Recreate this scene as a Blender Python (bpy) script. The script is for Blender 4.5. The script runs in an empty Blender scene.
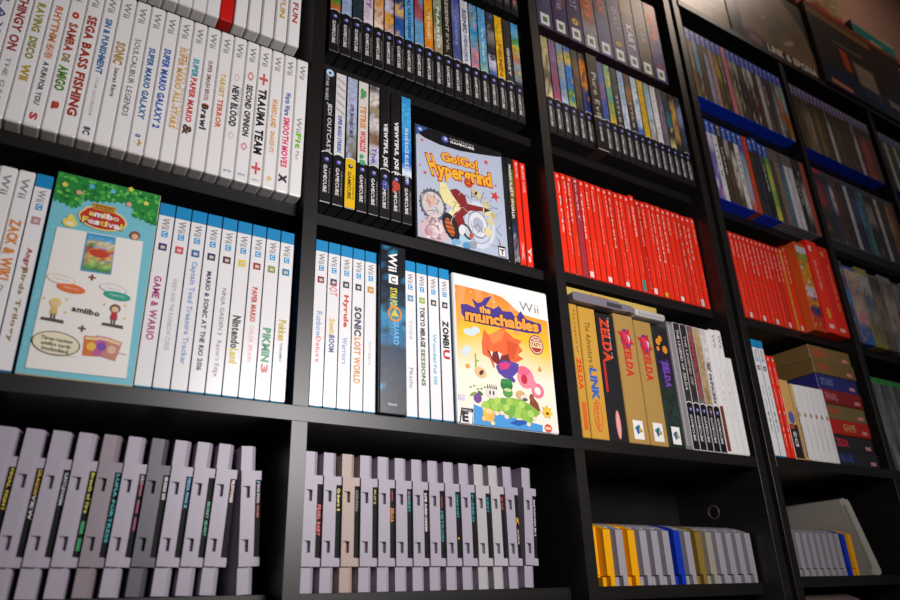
# Shelves of boxed games and cartridges, seen from low down in front of two black bookcases.
import bpy, bmesh, math, random
from mathutils import Vector, Matrix
random.seed(7)
SC = bpy.context.scene
COL = SC.collection
OFF = 230.0            # the floor lies 230 mm under the camera
ORD = ('zeroth first second third fourth fifth sixth seventh eighth ninth tenth eleventh twelfth thirteenth '
       'fourteenth fifteenth sixteenth seventeenth eighteenth nineteenth twentieth twenty-first twenty-second '
       'twenty-third twenty-fourth twenty-fifth twenty-sixth twenty-seventh').split()

# ------------------------------------------------------------------ materials
def srgb(h):
    if not isinstance(h, str): return tuple(h)
    v = [int(h[i:i+2], 16)/255 for i in (0, 2, 4)]
    return tuple(c/12.92 if c <= .04045 else ((c+.055)/1.055)**2.4 for c in v)
MATS = {}
def mat(col, rough=.35, spec=.5, coat=0.0, metal=0.0):
    key = (col, rough, spec, coat, metal)
    if key in MATS: return MATS[key]
    m = bpy.data.materials.new('surface_%s' % (col if isinstance(col, str) else len(MATS)))
    m.use_nodes = True
    b = m.node_tree.nodes['Principled BSDF']
    b.inputs['Base Color'].default_value = (*srgb(col), 1)
    b.inputs['Roughness'].default_value = rough
    b.inputs['Specular IOR Level'].default_value = spec
    b.inputs['Coat Weight'].default_value = coat
    b.inputs['Coat Roughness'].default_value = .1
    b.inputs['Metallic'].default_value = metal
    MATS[key] = m
    return m
def noisy(name, c0, c1, scale, rough, spec=.5, stretch=(1, 1, 1), bump=0.0):
    m = bpy.data.materials.new(name); m.use_nodes = True
    nt = m.node_tree; b = nt.nodes['Principled BSDF']
    tc = nt.nodes.new('ShaderNodeTexCoord'); mp = nt.nodes.new('ShaderNodeMapping')
    mp.inputs['Scale'].default_value = stretch
    nz = nt.nodes.new('ShaderNodeTexNoise'); nz.inputs['Scale'].default_value = scale; nz.inputs['Detail'].default_value = 5
    cr = nt.nodes.new('ShaderNodeValToRGB')
    cr.color_ramp.elements[0].position = .3; cr.color_ramp.elements[1].position = .7
    cr.color_ramp.elements[0].color = (*srgb(c0), 1); cr.color_ramp.elements[1].color = (*srgb(c1), 1)
    L = nt.links.new
    L(tc.outputs['Object'], mp.inputs['Vector']); L(mp.outputs['Vector'], nz.inputs['Vector'])
    L(nz.outputs['Fac'], cr.inputs['Fac']); L(cr.outputs['Color'], b.inputs['Base Color'])
    b.inputs['Roughness'].default_value = rough; b.inputs['Specular IOR Level'].default_value = spec
    if bump:
        bp_ = nt.nodes.new('ShaderNodeBump'); bp_.inputs['Strength'].default_value = bump; bp_.inputs['Distance'].default_value = .0006
        L(nz.outputs['Fac'], bp_.inputs['Height']); L(bp_.outputs['Normal'], b.inputs['Normal'])
    return m
def art_material():
    m = bpy.data.materials.new('printed_artwork'); m.use_nodes = True
    nt = m.node_tree; b = nt.nodes['Principled BSDF']
    at = nt.nodes.new('ShaderNodeAttribute'); at.attribute_name = 'Col'
    tc = nt.nodes.new('ShaderNodeTexCoord')
    nz = nt.nodes.new('ShaderNodeTexNoise'); nz.inputs['Scale'].default_value = 190; nz.inputs['Detail'].default_value = 2
    mr = nt.nodes.new('ShaderNodeMapRange')
    mr.inputs[1].default_value = .3; mr.inputs[2].default_value = .7; mr.inputs[3].default_value = .75; mr.inputs[4].default_value = 1.2
    mx = nt.nodes.new('ShaderNodeVectorMath'); mx.operation = 'SCALE'
    L = nt.links.new
    L(tc.outputs['Object'], nz.inputs['Vector']); L(nz.outputs['Fac'], mr.inputs[0])
    L(at.outputs['Color'], mx.inputs[0]); L(mr.outputs[0], mx.inputs['Scale'])
    L(mx.outputs[0], b.inputs['Base Color']); b.inputs['Roughness'].default_value = .28
    return m
ART = art_material()
WOOD = noisy('black_brown_laminate', '141211', '1c1918', 9, .36, .5, (1, 1, 14), .06)
SHELFWOOD = noisy('black_brown_shelf_laminate', '141211', '1d1a19', 9, .36, .5, (1, 14, 14), .06)
BLACKPL = mat('17171a', .3)
PRINT = dict(rough=.3)
def ink(c): return mat(c, .32, .4)

# ------------------------------------------------------------------ mesh collector (millimetres)
GLY = {}
def glyphs(s, bold=0.0):
    key = (s, bold)
    if key not in GLY:
        cu = bpy.data.curves.new('t', 'FONT'); cu.body = s; cu.size = 1; cu.offset = bold; cu.resolution_u = 2
        o = bpy.data.objects.new('t', cu); COL.objects.link(o)
        me = bpy.data.meshes.new_from_object(o.evaluated_get(bpy.context.evaluated_depsgraph_get()))
        v = [(p.co.x, p.co.y) for p in me.vertices]; f = [tuple(p.vertices) for p in me.polygons]
        bpy.data.objects.remove(o); bpy.data.curves.remove(cu); bpy.data.meshes.remove(me)
        if not v: v, f = [(0, 0), (1, 0), (1, 1)], []
        xs = [p[0] for p in v]; ys = [p[1] for p in v]
        GLY[key] = (v, f, min(xs), min(ys), max(max(xs)-min(xs), .01), max(max(ys)-min(ys), .01))
    return GLY[key]

LINE = {}
def lettering(t, bold):
    """a whole word as separate letters set side by side, so that heavy strokes never run together"""
    key = (t, bold)
    if key not in LINE:
        v, f, x = [], [], 0
        for c in t:
            if c == ' ': x += .3; continue
            g, p = glyphs(c, bold), glyphs(c, 0.0); n = len(v)
            v += [(x+a-p[2], b) for a, b in g[0]]; f += [tuple(i+n for i in q) for q in g[1]]; x += p[4]+.10+bold*.9
        xs = [p[0] for p in v]; ys = [p[1] for p in v]
        LINE[key] = (v, f, min(xs), min(ys), max(max(xs)-min(xs), .01), max(max(ys)-min(ys), .01))
    return LINE[key]
class MB:
    def __init__(s, ox=0, oy=0, oz=0):
        s.v = []; s.f = []; s.m = []; s.c = []; s.mats = []; s.o = (ox, oy, oz); s.k = 0; s.clip = None
    def mi(s, m):
        if m not in s.mats: s.mats.append(m)
        return s.mats.index(m)
    def add(s, vs, fs, m, cols=None):
        n = len(s.v); k = s.mi(m)
        if s.clip: q = s.clip; vs = [(min(max(a, q[0]), q[1]), b, min(max(c, q[2]), q[3])) for a, b, c in vs]
        s.v += [(a-s.o[0], b-s.o[1], c-s.o[2]) for a, b, c in vs]
        s.c += cols if cols else [(1, 1, 1)]*len(vs)
        for f in fs: s.f.append(tuple(i+n for i in f)); s.m.append(k)
    def box(s, x0, x1, y0, y1, z0, z1, m):
        s.add([(x, y, z) for z in (z0, z1) for y in (y0, y1) for x in (x0, x1)],
              [(0, 2, 3, 1), (4, 5, 7, 6), (0, 1, 5, 4), (2, 6, 7, 3), (0, 4, 6, 2), (1, 3, 7, 5)], m)
    def rbox(s, x0, x1, y0, y1, z0, z1, m, r=1.2, seg=2):
        bm = bmesh.new(); bmesh.ops.create_cube(bm, size=1)
        for v in bm.verts:
            v.co = Vector(((x0+x1)/2+v.co.x*(x1-x0), (y0+y1)/2+v.co.y*(y1-y0), (z0+z1)/2+v.co.z*(z1-z0)))
        bmesh.ops.bevel(bm, geom=list(bm.edges), offset=r, segments=seg, affect='EDGES', profile=.5)
        bm.verts.index_update()
        s.add([tuple(v.co) for v in bm.verts], [tuple(v.index for v in f.verts) for f in bm.faces], m); bm.free()
    def up(s, y): s.k += 1; return y-.003*s.k      # each printed shape lies a hair above the one before
    def rect(s, x0, x1, z0, z1, y, m):
        y = s.up(y); s.add([(x0, y, z0), (x1, y, z0), (x1, y, z1), (x0, y, z1)], [(0, 1, 2, 3)], m)
    def poly(s, pts, y, m):
        y = s.up(y); s.add([(p[0], y, p[1]) for p in pts], [tuple(range(len(pts)))], m)
    def disc(s, cx, cz, rx, rz, y, m, n=24, rot=0.0):
        c, q = math.cos(rot), math.sin(rot); P = []
        for k in range(n):
            a, b = rx*math.cos(2*math.pi*k/n), rz*math.sin(2*math.pi*k/n)
            P.append((cx+a*c-b*q, cz+a*q+b*c))
        s.poly(P, y, m)
    def ring(s, cx, cz, r0, r1, y, m, n=28, sx=1.0):
        vs = []; y = s.up(y)
        for k in range(n):
            a = 2*math.pi*k/n
            for r in (r0, r1): vs.append((cx+r*sx*math.cos(a), y, cz+r*math.sin(a)))
        s.add(vs, [(2*k, 2*k+1, (2*k+3) % (2*n), (2*k+2) % (2*n)) for k in range(n)], m)
    def star(s, cx, cz, r, y, m, n=5, q=.45, rot=0.0):
        s.poly([(cx+(r if k % 2 == 0 else r*q)*math.sin(rot+math.pi*k/n), cz+(r if k % 2 == 0 else r*q)*math.cos(rot+math.pi*k/n)) for k in range(2*n)], y, m)
    def xz(s, pts, y0, y1, m):
        n = len(pts)
        s.add([(p[0], y0, p[1]) for p in pts]+[(p[0], y1, p[1]) for p in pts],
              [tuple(range(n)), tuple(range(2*n-1, n-1, -1))]+[(k, (k+1) % n, (k+1) % n+n, k+n) for k in range(n)], m)
    def yz(s, pts, x0, x1, m):
        n = len(pts)
        s.add([(x0, p[0], p[1]) for p in pts]+[(x1, p[0], p[1]) for p in pts],
              [tuple(range(n)), tuple(range(2*n-1, n-1, -1))]+[(k, (k+1) % n, (k+1) % n+n, k+n) for k in range(n)], m)
    def art(s, x0, x1, z0, z1, cols, y, jit=.35, nx=3, sub=3):
        nz = max(2, len(cols)*sub); vs = []; cc = []; y = s.up(y)
        C = [srgb(c) for c in cols]
        for j in range(nz+1):
            t = j/nz*(len(C)-1); k = min(int(t), len(C)-2) if len(C) > 1 else 0
            for i in range(nx+1):
                if len(C) > 1:
                    w = t-k; w = 0 if w < .35 else 1 if w > .65 else (w-.35)/.3
                    col = [a*(1-w)+b*w for a, b in zip(C[k], C[k+1])]
                else: col = C[0]
                if random.random() < jit*.5: col = list(random.choice(C))
                g = 1+random.uniform(-jit, jit)*.6
                cc.append(tuple(min(1, c*g) for c in col)); vs.append((x0+(x1-x0)*i/nx, y, z0+(z1-z0)*j/nz))
        fs = [(j*(nx+1)+i, j*(nx+1)+i+1, (j+1)*(nx+1)+i+1, (j+1)*(nx+1)+i) for j in range(nz) for i in range(nx)]
        s.add(vs, fs, ART, cc)
    def text(s, t, o, A, B, y, m, bold=0.0):
        """t fitted to the parallelogram with corner o, baseline vector A and height vector B (x,z)."""
        v, f, x0, y0, w, h = lettering(t, min(bold, .05)); y = s.up(y)
        s.add([(o[0]+(a-x0)/w*A[0]+(b-y0)/h*B[0], y, o[1]+(a-x0)/w*A[1]+(b-y0)/h*B[1]) for a, b in v], f, m)
    def chars(s, t, o, A, cap, y, m, bold=0.0, gap=.07):
        """letters laid one by one along baseline vector A; cap is the vector of a capital's height"""
        G = [glyphs(c, bold) for c in t]; P0 = [glyphs(c, 0.0) for c in t]
        tot = sum(g[4] for g in P0)+gap*(len(t)-1); x = 0; y = s.up(y)
        for g, p in zip(G, P0):
            v, f = g[0], g[1]
            s.add([(o[0]+(x+a-p[2])/tot*A[0]+b/.73*cap[0], y, o[1]+(x+a-p[2])/tot*A[1]+b/.73*cap[1]) for a, b in v], f, m)
            x += p[4]+gap
    def down(s, t, xc, z0, z1, h, y, m, bold=0.0):   # reads from top (z1) down to z0
        s.text(t, (xc-h/2, z1), (0, z0-z1), (h, 0), y, m, bold)
    def heights(s, xs, zs, dep, yb, m):
        """block whose front is a grid of cells; dep[j][i] = (y at left, y at right) of a cell"""
        nx, nz = len(xs)-1, len(zs)-1
        g = lambda j, i: dep[j][i] if isinstance(dep[j][i], tuple) else (dep[j][i], dep[j][i])
        for j in range(nz):
            for i in range(nx):
                a, b = g(j, i)
                s.add([(xs[i], a, zs[j]), (xs[i+1], b, zs[j]), (xs[i+1], b, zs[j+1]), (xs[i], a, zs[j+1])], [(0, 1, 2, 3)], m)
                if i < nx-1 and abs(b-g(j, i+1)[0]) > .01:
                    c = g(j, i+1)[0]; s.add([(xs[i+1], b, zs[j]), (xs[i+1], c, zs[j]), (xs[i+1], c, zs[j+1]), (xs[i+1], b, zs[j+1])], [(0, 1, 2, 3)], m)
                if j < nz-1 and g(j+1, i) != (a, b):
                    c, d = g(j+1, i); s.add([(xs[i], a, zs[j+1]), (xs[i+1], b, zs[j+1]), (xs[i+1], d, zs[j+1]), (xs[i], c, zs[j+1])], [(0, 1, 2, 3)], m)
            a = g(j, 0)[0]; s.add([(xs[0], a, zs[j]), (xs[0], yb, zs[j]), (xs[0], yb, zs[j+1]), (xs[0], a, zs[j+1])], [(0, 1, 2, 3)], m)
            b = g(j, nx-1)[1]; s.add([(xs[-1], b, zs[j]), (xs[-1], yb, zs[j]), (xs[-1], yb, zs[j+1]), (xs[-1], b, zs[j+1])], [(0, 1, 2, 3)], m)
        for i in range(nx):
            for j, z in ((0, zs[0]), (nz-1, zs[-1])):
                a, b = g(j, i); s.add([(xs[i], a, z), (xs[i+1], b, z), (xs[i+1], yb, z), (xs[i], yb, z)], [(0, 1, 2, 3)], m)
        s.add([(xs[0], yb, zs[0]), (xs[-1], yb, zs[0]), (xs[-1], yb, zs[-1]), (xs[0], yb, zs[-1])], [(0, 1, 2, 3)], m)
    def mesh(s, name):
        me = bpy.data.meshes.new(name)
        me.from_pydata([(a/1000, b/1000, c/1000) for a, b, c in s.v], [], s.f)
        for m in s.mats: me.materials.append(m)
        me.polygons.foreach_set('material_index', s.m)
        if any(c != (1, 1, 1) for c in s.c):
            at = me.color_attributes.new('Col', 'FLOAT_COLOR', 'POINT')
            at.data.foreach_set('color', [x for c in s.c for x in (c[0], c[1], c[2], 1)])
        me.update()
        return me
    def build(s, name, parent=None, loc=None):
        return put(name, s.mesh(name), parent, loc)

def put(name, me, parent=None, loc=None):
    o = bpy.data.objects.new(name, me); COL.objects.link(o)
    if parent: o.parent = parent
    if loc: o.location = (loc[0]/1000, loc[1]/1000, (loc[2]+OFF)/1000)
    return o
def thing(name, label, cat, x, y, z, group=None):
    o = bpy.data.objects.new(name, None); COL.objects.link(o); o.empty_display_size = .02
    o.location = (x/1000, y/1000, (z+OFF+(.25 if cat != 'bookcase' else 0))/1000)
    o['label'] = label; o['category'] = cat
    if group: o['group'] = group
    return o
def structure(name, mb):
    o = mb.build(name, None, (0, 0, 0)); o['kind'] = 'structure'; return o

# ------------------------------------------------------------------ the two bookcases
S_BOT = 15.0; S_MAIN = 184.0
AL2, AL3 = 417.0, 623.0
A2, B3, B4, C2, C3, C4 = 418.5, 637.5, 846.0, 425.0, 640.0, 850.0
D1, D2, AR, BL = (225.5, 241.7), (580., 596.3), (929.3, 945.9), (958.3, 974.2)
E1, E2 = (1292., 1308.), (1642., 1658.)
INNER = 160.0
TOP0, TOP1 = 1083.5, 1099.0
LOW = -125.0
def board(root, name, x0, x1, y0, y1, z0, z1, m=None):
    b = MB(); b.rbox(x0, x1, y0, y1, z0, z1, m or WOOD, .25, 1)
    o = b.build(name, root); o.location = (-root.location[0], -root.location[1], (OFF)/1000-root.location[2])
    return o
ua = thing('bookcase', 'black-brown bookcase of three columns, nearer of the two, filled with games', 'bookcase', 400, 0, -OFF, 'black bookcases')
ub = thing('bookcase', 'black-brown bookcase further along the wall with boxes standing on top', 'bookcase', 1450, 0, -OFF, 'black bookcases')
SH = SHELFWOOD
board(ua, 'side_panel', -126, -110, 0, INNER+6, -OFF, TOP1); board(ua, 'side_panel', *AR, 0, INNER+6, -OFF, TOP1)
for a, b in (D1, D2): 
    board(ua, 'divider', a, b, 0, INNER, S_MAIN, TOP0); board(ua, 'divider', a, b, 0, INNER, -OFF+40, S_MAIN-15)
board(ua, 'main_shelf', -110, AR[0], 0, INNER, S_MAIN-15, S_MAIN, SH)
board(ua, 'top_panel', -110, AR[0], 0, INNER, TOP0, TOP1, SH)
board(ua, 'plinth', -110, AR[0], 10, INNER, -OFF, -OFF+40, SH)
for x0, x1, zs in ((-110, D1[0], (AL2, AL3, 830)), (D1[1], D2[0], (A2, B3, B4)), (D2[1], AR[0], (C2, C3, C4))):
    for z in zs: board(ua, 'shelf', x0+.3, x1-.3, 25 if x0 > 0 else 17, INNER-2, z-15, z, SH)
    for z in (S_BOT, LOW): board(ua, 'shelf', x0+.3, x1-.3, 30, INNER-2, z-15, z, SH)
board(ua, 'back_panel', -110, AR[0], INNER, INNER+5, -OFF+40, TOP0)
BM, BS2, BS3, BS4 = 188.0, 428.0, 637.0, 859.5
board(ub, 'side_panel', *BL, 0, INNER+6, -OFF, TOP1); board(ub, 'side_panel', 1992, 2008, 0, INNER+6, -OFF, TOP1)
for a, b in (E1, E2):
    board(ub, 'divider', a, b, 0, INNER, BM, TOP0); board(ub, 'divider', a, b, 0, INNER, -OFF+40, BM-15)
board(ub, 'main_shelf', BL[1], 1992, 0, INNER, BM-15, BM, SH)
board(ub, 'top_panel', BL[1], 1992, -2, INNER, TOP0, TOP1, SH)
board(ub, 'plinth', BL[1], 1992, 10, INNER, -OFF, -OFF+40, SH)
for x0, x1, zs in ((BL[1], E1[0], (BS2, BS3, BS4)), (E1[1], E2[0], (BS2, BS3+5, BS4)), (E2[1], 1992, (BS2, BS3, BS4))):
    for z in zs: board(ub, 'shelf', x0+.3, x1-.3, 25, INNER-2, z-15, z, SH)
    for z in (22., LOW): board(ub, 'shelf', x0+.3, x1-.3, 30, INNER-2, z-15, z, SH)
board(ub, 'back_panel', BL[1], 1992, INNER, INNER+5, -OFF+40, TOP0)
# cable ring in the side panel of the cartridge bay
bm = bmesh.new(); R0, r0, n1, n2 = .0095, .0013, 28, 8
vs = [[bm.verts.new((-(r0*math.sin(2*math.pi*j/n2)) , (R0+r0*math.cos(2*math.pi*j/n2))*math.cos(2*math.pi*i/n1), (R0+r0*math.cos(2*math.pi*j/n2))*math.sin(2*math.pi*i/n1))) for j in range(n2)] for i in range(n1)]
for i in range(n1):
    for j in range(n2): bm.faces.new((vs[i][j], vs[(i+1) % n1][j], vs[(i+1) % n1][(j+1) % n2], vs[i][(j+1) % n2]))
me = bpy.data.meshes.new('cable_ring'); bm.to_mesh(me); bm.free(); me.materials.append(mat('4a4644', .35))
ring_o = put('cable_ring', me, ua); ring_o.location = ((AR[0]-400)/1000, .092, (117+OFF)/1000)

# ------------------------------------------------------------------ kinds of case
SHELL = {}
def shell(w, d, h, m, r=1.4, under=None):
    key = (round(w, 1), d, h, m.name, r, under and under.name)
    if key not in SHELL:
        b = MB(); b.rbox(-w/2, w/2, -d/2, d/2, 0, h, m, min(r, w*.22), 2); SHELL[key] = b.mesh('case_shell')
        if under:      # the coloured tray shows underneath, the paper sleeve covers its sides
            SHELL[key].materials.append(under)
            for p in SHELL[key].polygons:
                if p.normal.z < -.3: p.material_index = 1
    return SHELL[key]
def place(name, label, cat, X, w, yf, d, Z, group): return thing(name, label, cat, X+w/2, yf+d/2, Z, group)
GREYT = ink('8d8a8c')
def title_block(b, t, yy, h, w):
    """t: (text, colour, top fraction, bottom fraction, height fraction[, bold]) rows printed down the spine"""
    for k in t:
        txt, c, a, e, hh = k[:5]; bo = k[5] if len(k) > 5 else .012; dx = k[6] if len(k) > 6 else 0
        b.down(txt, dx*w, h*(1-e), h*(1-a), w*hh*.88, yy, ink(c), bo)
WHITE_SHELL = mat('e9e6e4', .3); BLUE_SHELL = mat('2a7fa8', .28); RED_SHELL = mat('c8201c', .28)
PAPER = mat('f0eeee', .24)
def white_case(X, Z, titles, label, group, w=14.8, h=189.5, yf=.5, d=135., red=False, logo=True):
    t = place('game_case', label, 'game case', X, w-.3, yf, d, Z, group)
    put('case_shell', shell(w-.3, d, h, RED_SHELL if red else WHITE_SHELL, 2.0), t)
    b = MB(); y = -d/2
    b.rect(-w*.40, w*.40, 2, h-2, y-.12, mat('d3201c', .25) if red else PAPER)
    if logo: b.down('Wii', 0, h*.845, h*.955, w*.44, y-.24, GREYT, .02)
    title_block(b, [(q[0], q[1], q[2]*.98+.035, min(.97, q[3]*.97+.035))+tuple(q[4:]) for q in titles], y-.24, h, w)
    b.build('spine_insert', t); return t
def blue_top_case(X, Z, titles, label, group, w=15., h=187., yf=1., d=135., badge='3a3a55'):
    t = place('game_case', label, 'game case', X, w-.4, yf, d, Z, group)
    put('case_shell', shell(w-.4, d, h, BLUE_SHELL, 1.6), t)
    b = MB(); y = -d/2
    b.rect(-w*.46, w*.46, 2, h*.925, y-.12, PAPER); b.rect(-w*.46, w*.46, h*.928, h-.6, y-.12, mat('1c8cc6', .28))
    b.down('Wii', 0, h*.845, h*.912, w*.46, y-.24, GREYT, .02)
    b.rect(-w*.18, w*.2, h*.802, h*.836, y-.24, ink('1a9ad0')); b.down('U', .1, h*.808, h*.83, w*.22, y-.36, ink('ffffff'), .02)
    b.rect(-w*.25, w*.25, h*.725, h*.765, y-.24, ink(badge)); b.rect(-w*.12, w*.14, h*.735, h*.752, y-.36, ink('d9c9c0'))
    title_block(b, titles, y-.24, h, w)
    b.build('spine_insert', t); return t
GC_LOW = mat('1b1a1c', .28)
def cube_case(X, Z, cols, titles, label, group, w=14.6, h=189., yf=.5, d=135., band='1b1a1c', bandtxt='e6e2e0', seam=None, shellm=None, jit=.35):
    t = place('game_case', label, 'game case', X, w-.4, yf, d, Z, group)
    put('case_shell', shell(w-.4, d, h, shellm or BLACKPL, 1.4), t)
    b = MB(); y = -d/2; q = h*.35
    b.rect(-w*.43, w*.43, 1.5, q+2, y-.1, mat(band, .28))
    if len(cols) == 1: b.rect(-w*.43, w*.43, q, h-1.5, y-.2, mat(cols[0], .26))
    else: b.art(-w*.43, w*.43, q, h-1.5, cols, y-.2, jit)
    arc = [(-w*.43+w*.86*k/8, q-.6+2.6*math.sin(math.pi*k/8)) for k in range(9)]
    b.poly([(-w*.43, q-1)]+arc+[(w*.43, q-1)], y-.3, mat(band, .28))
    if seam: b.poly(arc+[(p[0], p[1]+1.5) for p in reversed(arc)], y-.34, ink(seam))
    b.disc(0, h*.305, w*.2, w*.2, y-.34, ink('5a58a8' if band == '1b1a1c' else '4a3a10')); b.disc(.6, h*.31, w*.1, w*.1, y-.4, ink('b9b6d8'))
    b.down('GAMECUBE', -w*.07, h*.07, h*.265, w*.29, y-.34, ink(bandtxt), .02)
    b.down('NINTENDO', w*.27, h*.07, h*.245, w*.12, y-.34, ink(bandtxt if band != '1b1a1c' else 'a09c9a'))
    title_block(b, titles, y-.36, h, w)
    b.build('spine_insert', t); return t
REDCLR = mat('a82a22', .2)
def red_case(X, Z, label, group, titles, w=11.2, h=163., yf=1., d=105., tint='ff3620', foot=None):
    t = place('game_case', label, 'game case', X, w-.25, yf, d, Z, group)
    put('case_shell', shell(w-.25, d, h, REDCLR, 1.1), t)
    b = MB(); y = -d/2
    b.rect(-w*.40, w*.40, 1.5, h-1, y-.12, mat(tint, .22))
    b.rect(-w*.15, w*.15, h*.945, h*.97, y-.24, ink('ffc8be'))
    if foot: b.rect(-w*.3, w*.3, 3, 3+foot[1], y-.24, ink(foot[0]))
    title_block(b, titles, y-.24, h, w)
    b.build('spine_insert', t); return t
PS_BLUE = mat('0a34b8', .25); PS_SIDE = mat('14162a', .25); CLEAR = mat('6d6f74', .2); GREEN_SHELL = mat('2f7d2f', .28)
def tall_disc_case(X, Z, cols, titles, label, group, w=13.7, h=171., yf=.5, d=135., top='2a49a0', sh=None, jit=.4, capf=.17):
    t = place('game_case', label, 'game case', X, w-.3, yf, d, Z, group)
    put('case_shell', shell(w-.3, d, h, sh or PS_SIDE, 1.3, None if sh else PS_BLUE), t)
    b = MB(); y = -d/2
    if len(cols) == 1: b.rect(-w*.45, w*.45, 1, h*(1-capf), y-.12, mat(cols[0], .3))
    else: b.art(-w*.45, w*.45, 1, h*(1-capf), cols, y-.12, jit)
    b.rect(-w*.45, w*.45, h*(1-capf), h-.8, y-.12, mat(top, .3))
    if sh is None: b.disc(0, h*.955, w*.17, w*.17, y-.24, ink('d5d8ea')); b.down('PS4', 0, h*.85, h*.925, w*.36, y-.24, ink('c9d0ea'))
    title_block(b, titles, y-.24, h, w)
    b.build('spine_insert', t); return t
def carton(name, label, cat, x0, x1, yf, d, z0, h, m, group=None):
    t = place(name, label, cat, x0, x1-x0, yf, d, z0, group)
    b = MB(); b.rbox(-(x1-x0)/2, (x1-x0)/2, -d/2, d/2, 0, h, m, .8, 1); b.build('carton', t); return t

# ------------------------------------------------------------------ left column, topmost row: white cases and one red
g = 'white cases cut off at the top of the left column'
for k in range(-9, 6):
    X = 210-16*(6-k) if k >= 1 else 114-15*(-k)
    if k == 0:
        white_case(X, AL3, [], 'red game case standing among white ones in the topmost row', g, 15.2, red=True, logo=False)
    else:
        c = {-2: 'c84040', -3: '6b6b6b', 4: 'c8a024', 5: 'b83030', 1: 'b06060'}.get(k, '777777')
        n = k+10 if k < 0 else k
        lab = 'white game case in cut-off topmost left row, %s %s the red one' % (ORD[-k] if k < 0 else ORD[k], 'before' if k < 0 else 'after')
        white_case(X, AL3, [('PARTY', c, .30, .62, .5)] if k not in (4, 5) else [('FUN', c, .62, .80, .5, .03)], lab, g, 15.2)

# left column, second row
R1 = [
 ([('PLAY', '3b4a8c', .2, .5, .5)], 'blue lettering cut by the photo edge'),
 ([('THINGY ON', 'a03038', .2, .58, .62, .04), ('THE GAME', '8a8488', .62, .95, .3)], 'thick dark red title'),
 ([('RAVING', '9a9420', .22, .42, .55, .05), ('DISCO', '8c8c20', .45, .60, .55, .05), ('WII', 'b89a20', .63, .74, .55, .05)], 'olive yellow title'),
 ([('RHYTHM', 'd08050', .20, .45, .5, .05), ('HEAVEN', 'd08050', .46, .56, .5, .05), ('A FUN FOR YOU', '38343c', .58, .86, .38, .04), ('S', 'c83838', .9, .955, .5, .1)], 'orange and black titles'),
 ([('o', 'c83030', .2, .25, .5, .1), ('SAMBA', 'a8482c', .28, .48, .62, .08), ('DE', '8a7a30', .49, .55, .5, .06), ('AMIGO', '5a8a2c', .57, .74, .68, .09), ('a', 'b04428', .80, .86, .5, .1)], 'red and green titles'),
 ([('SEGA', 'a8382c', .19, .36, .66, .07), ('BASS', 'a8382c', .38, .56, .66, .07), ('FISHING', 'a8382c', .58, .87, .66, .07)], 'chunky red title in three words'),
 ([('SIN & PUNISHMENT', '3f74a4', .17, .56, .5, .05), ('STAR SUCCESSOR', 'a0989c', .58, .84, .2), ('8C', '4a464c', .9, .96, .5, .05)], 'steel blue title'),
 ([('SONIC', 'b09048', .30, .46, .7, .08), ('Secret Rings', '4a464a', .48, .68, .42, .03)], 'short gold emblem title'),
 ([('SOULCALIBUR LEGENDS', '5a565a', .24, .78, .42, .01)], 'thin dark grey capital title'),
 ([('SUPER MARIO GALAXY', '3d6fa6', .27, .77, .5, .06), ('o', '3566a8', .86, .89, .4, .08), ('*', 'c8a030', .89, .945, .7, .2)], 'blue title and yellow star'),
 ([('SUPER MARIO GALAXY 2', '2f5db0', .24, .80, .55, .07)], 'deeper blue title ending in a numeral'),
 ([('SUPER MARIO ALL-STARS', 'd8a860', .19, .77, .5, .05), ('LIMITED EDITION', 'e0b878', .19, .77, .2, .02, .34)], 'pale orange title'),
 ([('SUPER', '3a9ab0', .24, .38, .5, .08), ('PAPER MARIO', 'd04848', .38, .70, .5, .08), ('&', '604838', .71, .79, .7, .1)], 'teal and red title'),
 ([('SUPER SMASH BROS.', '84585c', .22, .52, .35, .03), ('o', 'd07830', .53, .58, .6, .14), ('Brawl', '38343a', .54, .72, .55, .06)], 'small plum title above black script'),
 ([('TARGET', 'd8b048', .28, .46, .45, .04), ('TERROR', 'd86840', .47, .68, .45, .04)], 'yellow turning orange title'),
 ([('NEW BLOOD', '3a363a', .34, .64, .6, .07), ('TRAUMA CENTER', '9a9498', .34, .56, .16, 0, .36), ('<>', 'e8c0c0', .25, .31, .5), ('<>', 'e8c0c0', .67, .73, .5), ('ATLUS', '5a6a90', .93, .955, .6)], 'black title and pale pink marks'),
 ([('SECOND OPINION', '38343a', .30, .68, .55, .07), ('<>', 'd88080', .20, .27, .6, .02), ('<>', 'd88080', .72, .78, .6, .02), ('ATLUS', '5a6a90', .93, .955, .6)], 'black title between pink crosses'),
 ([('TRAUMA TEAM', '1c1a1c', .30, .78, .72, .1), ('+', 'd06060', .18, .27, .75, .02), ('+', 'd06060', .83, .92, .75, .02), ('ATLUS', '5a6a90', .945, .97, .6)], 'largest bold black title'),
 ([('WARIO LAND', 'e0a050', .34, .56, .5, .05), ('SHAKE IT!', 'e0a868', .58, .74, .42, .05), ('o', 'e0c060', .90, .94, .4, .1)], 'amber title and small yellow mark'),
 ([('Wario Ware', '4a68a8', .26, .44, .5, .06), ('SMOOTH MOVES', 'e84a78', .45, .82, .58, .07), ('x', '403c40', .86, .93, .7, .05)], 'blue then hot pink title'),
 ([('Wii', '8d8a8c', .42, .54, .45), ('Fit', '7ac038', .54, .66, .5, .05), ('Plus', '9a9698', .67, .74, .3)], 'small grey and lime title low down'),
]
g = 'white cases on the second row of the left column'
for k, (t, look) in enumerate(R1):
    white_case(222.5-14.85*(21-k), AL2, t, 'white game case with %s, second row of left column' % look, g, logo=True)

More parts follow.
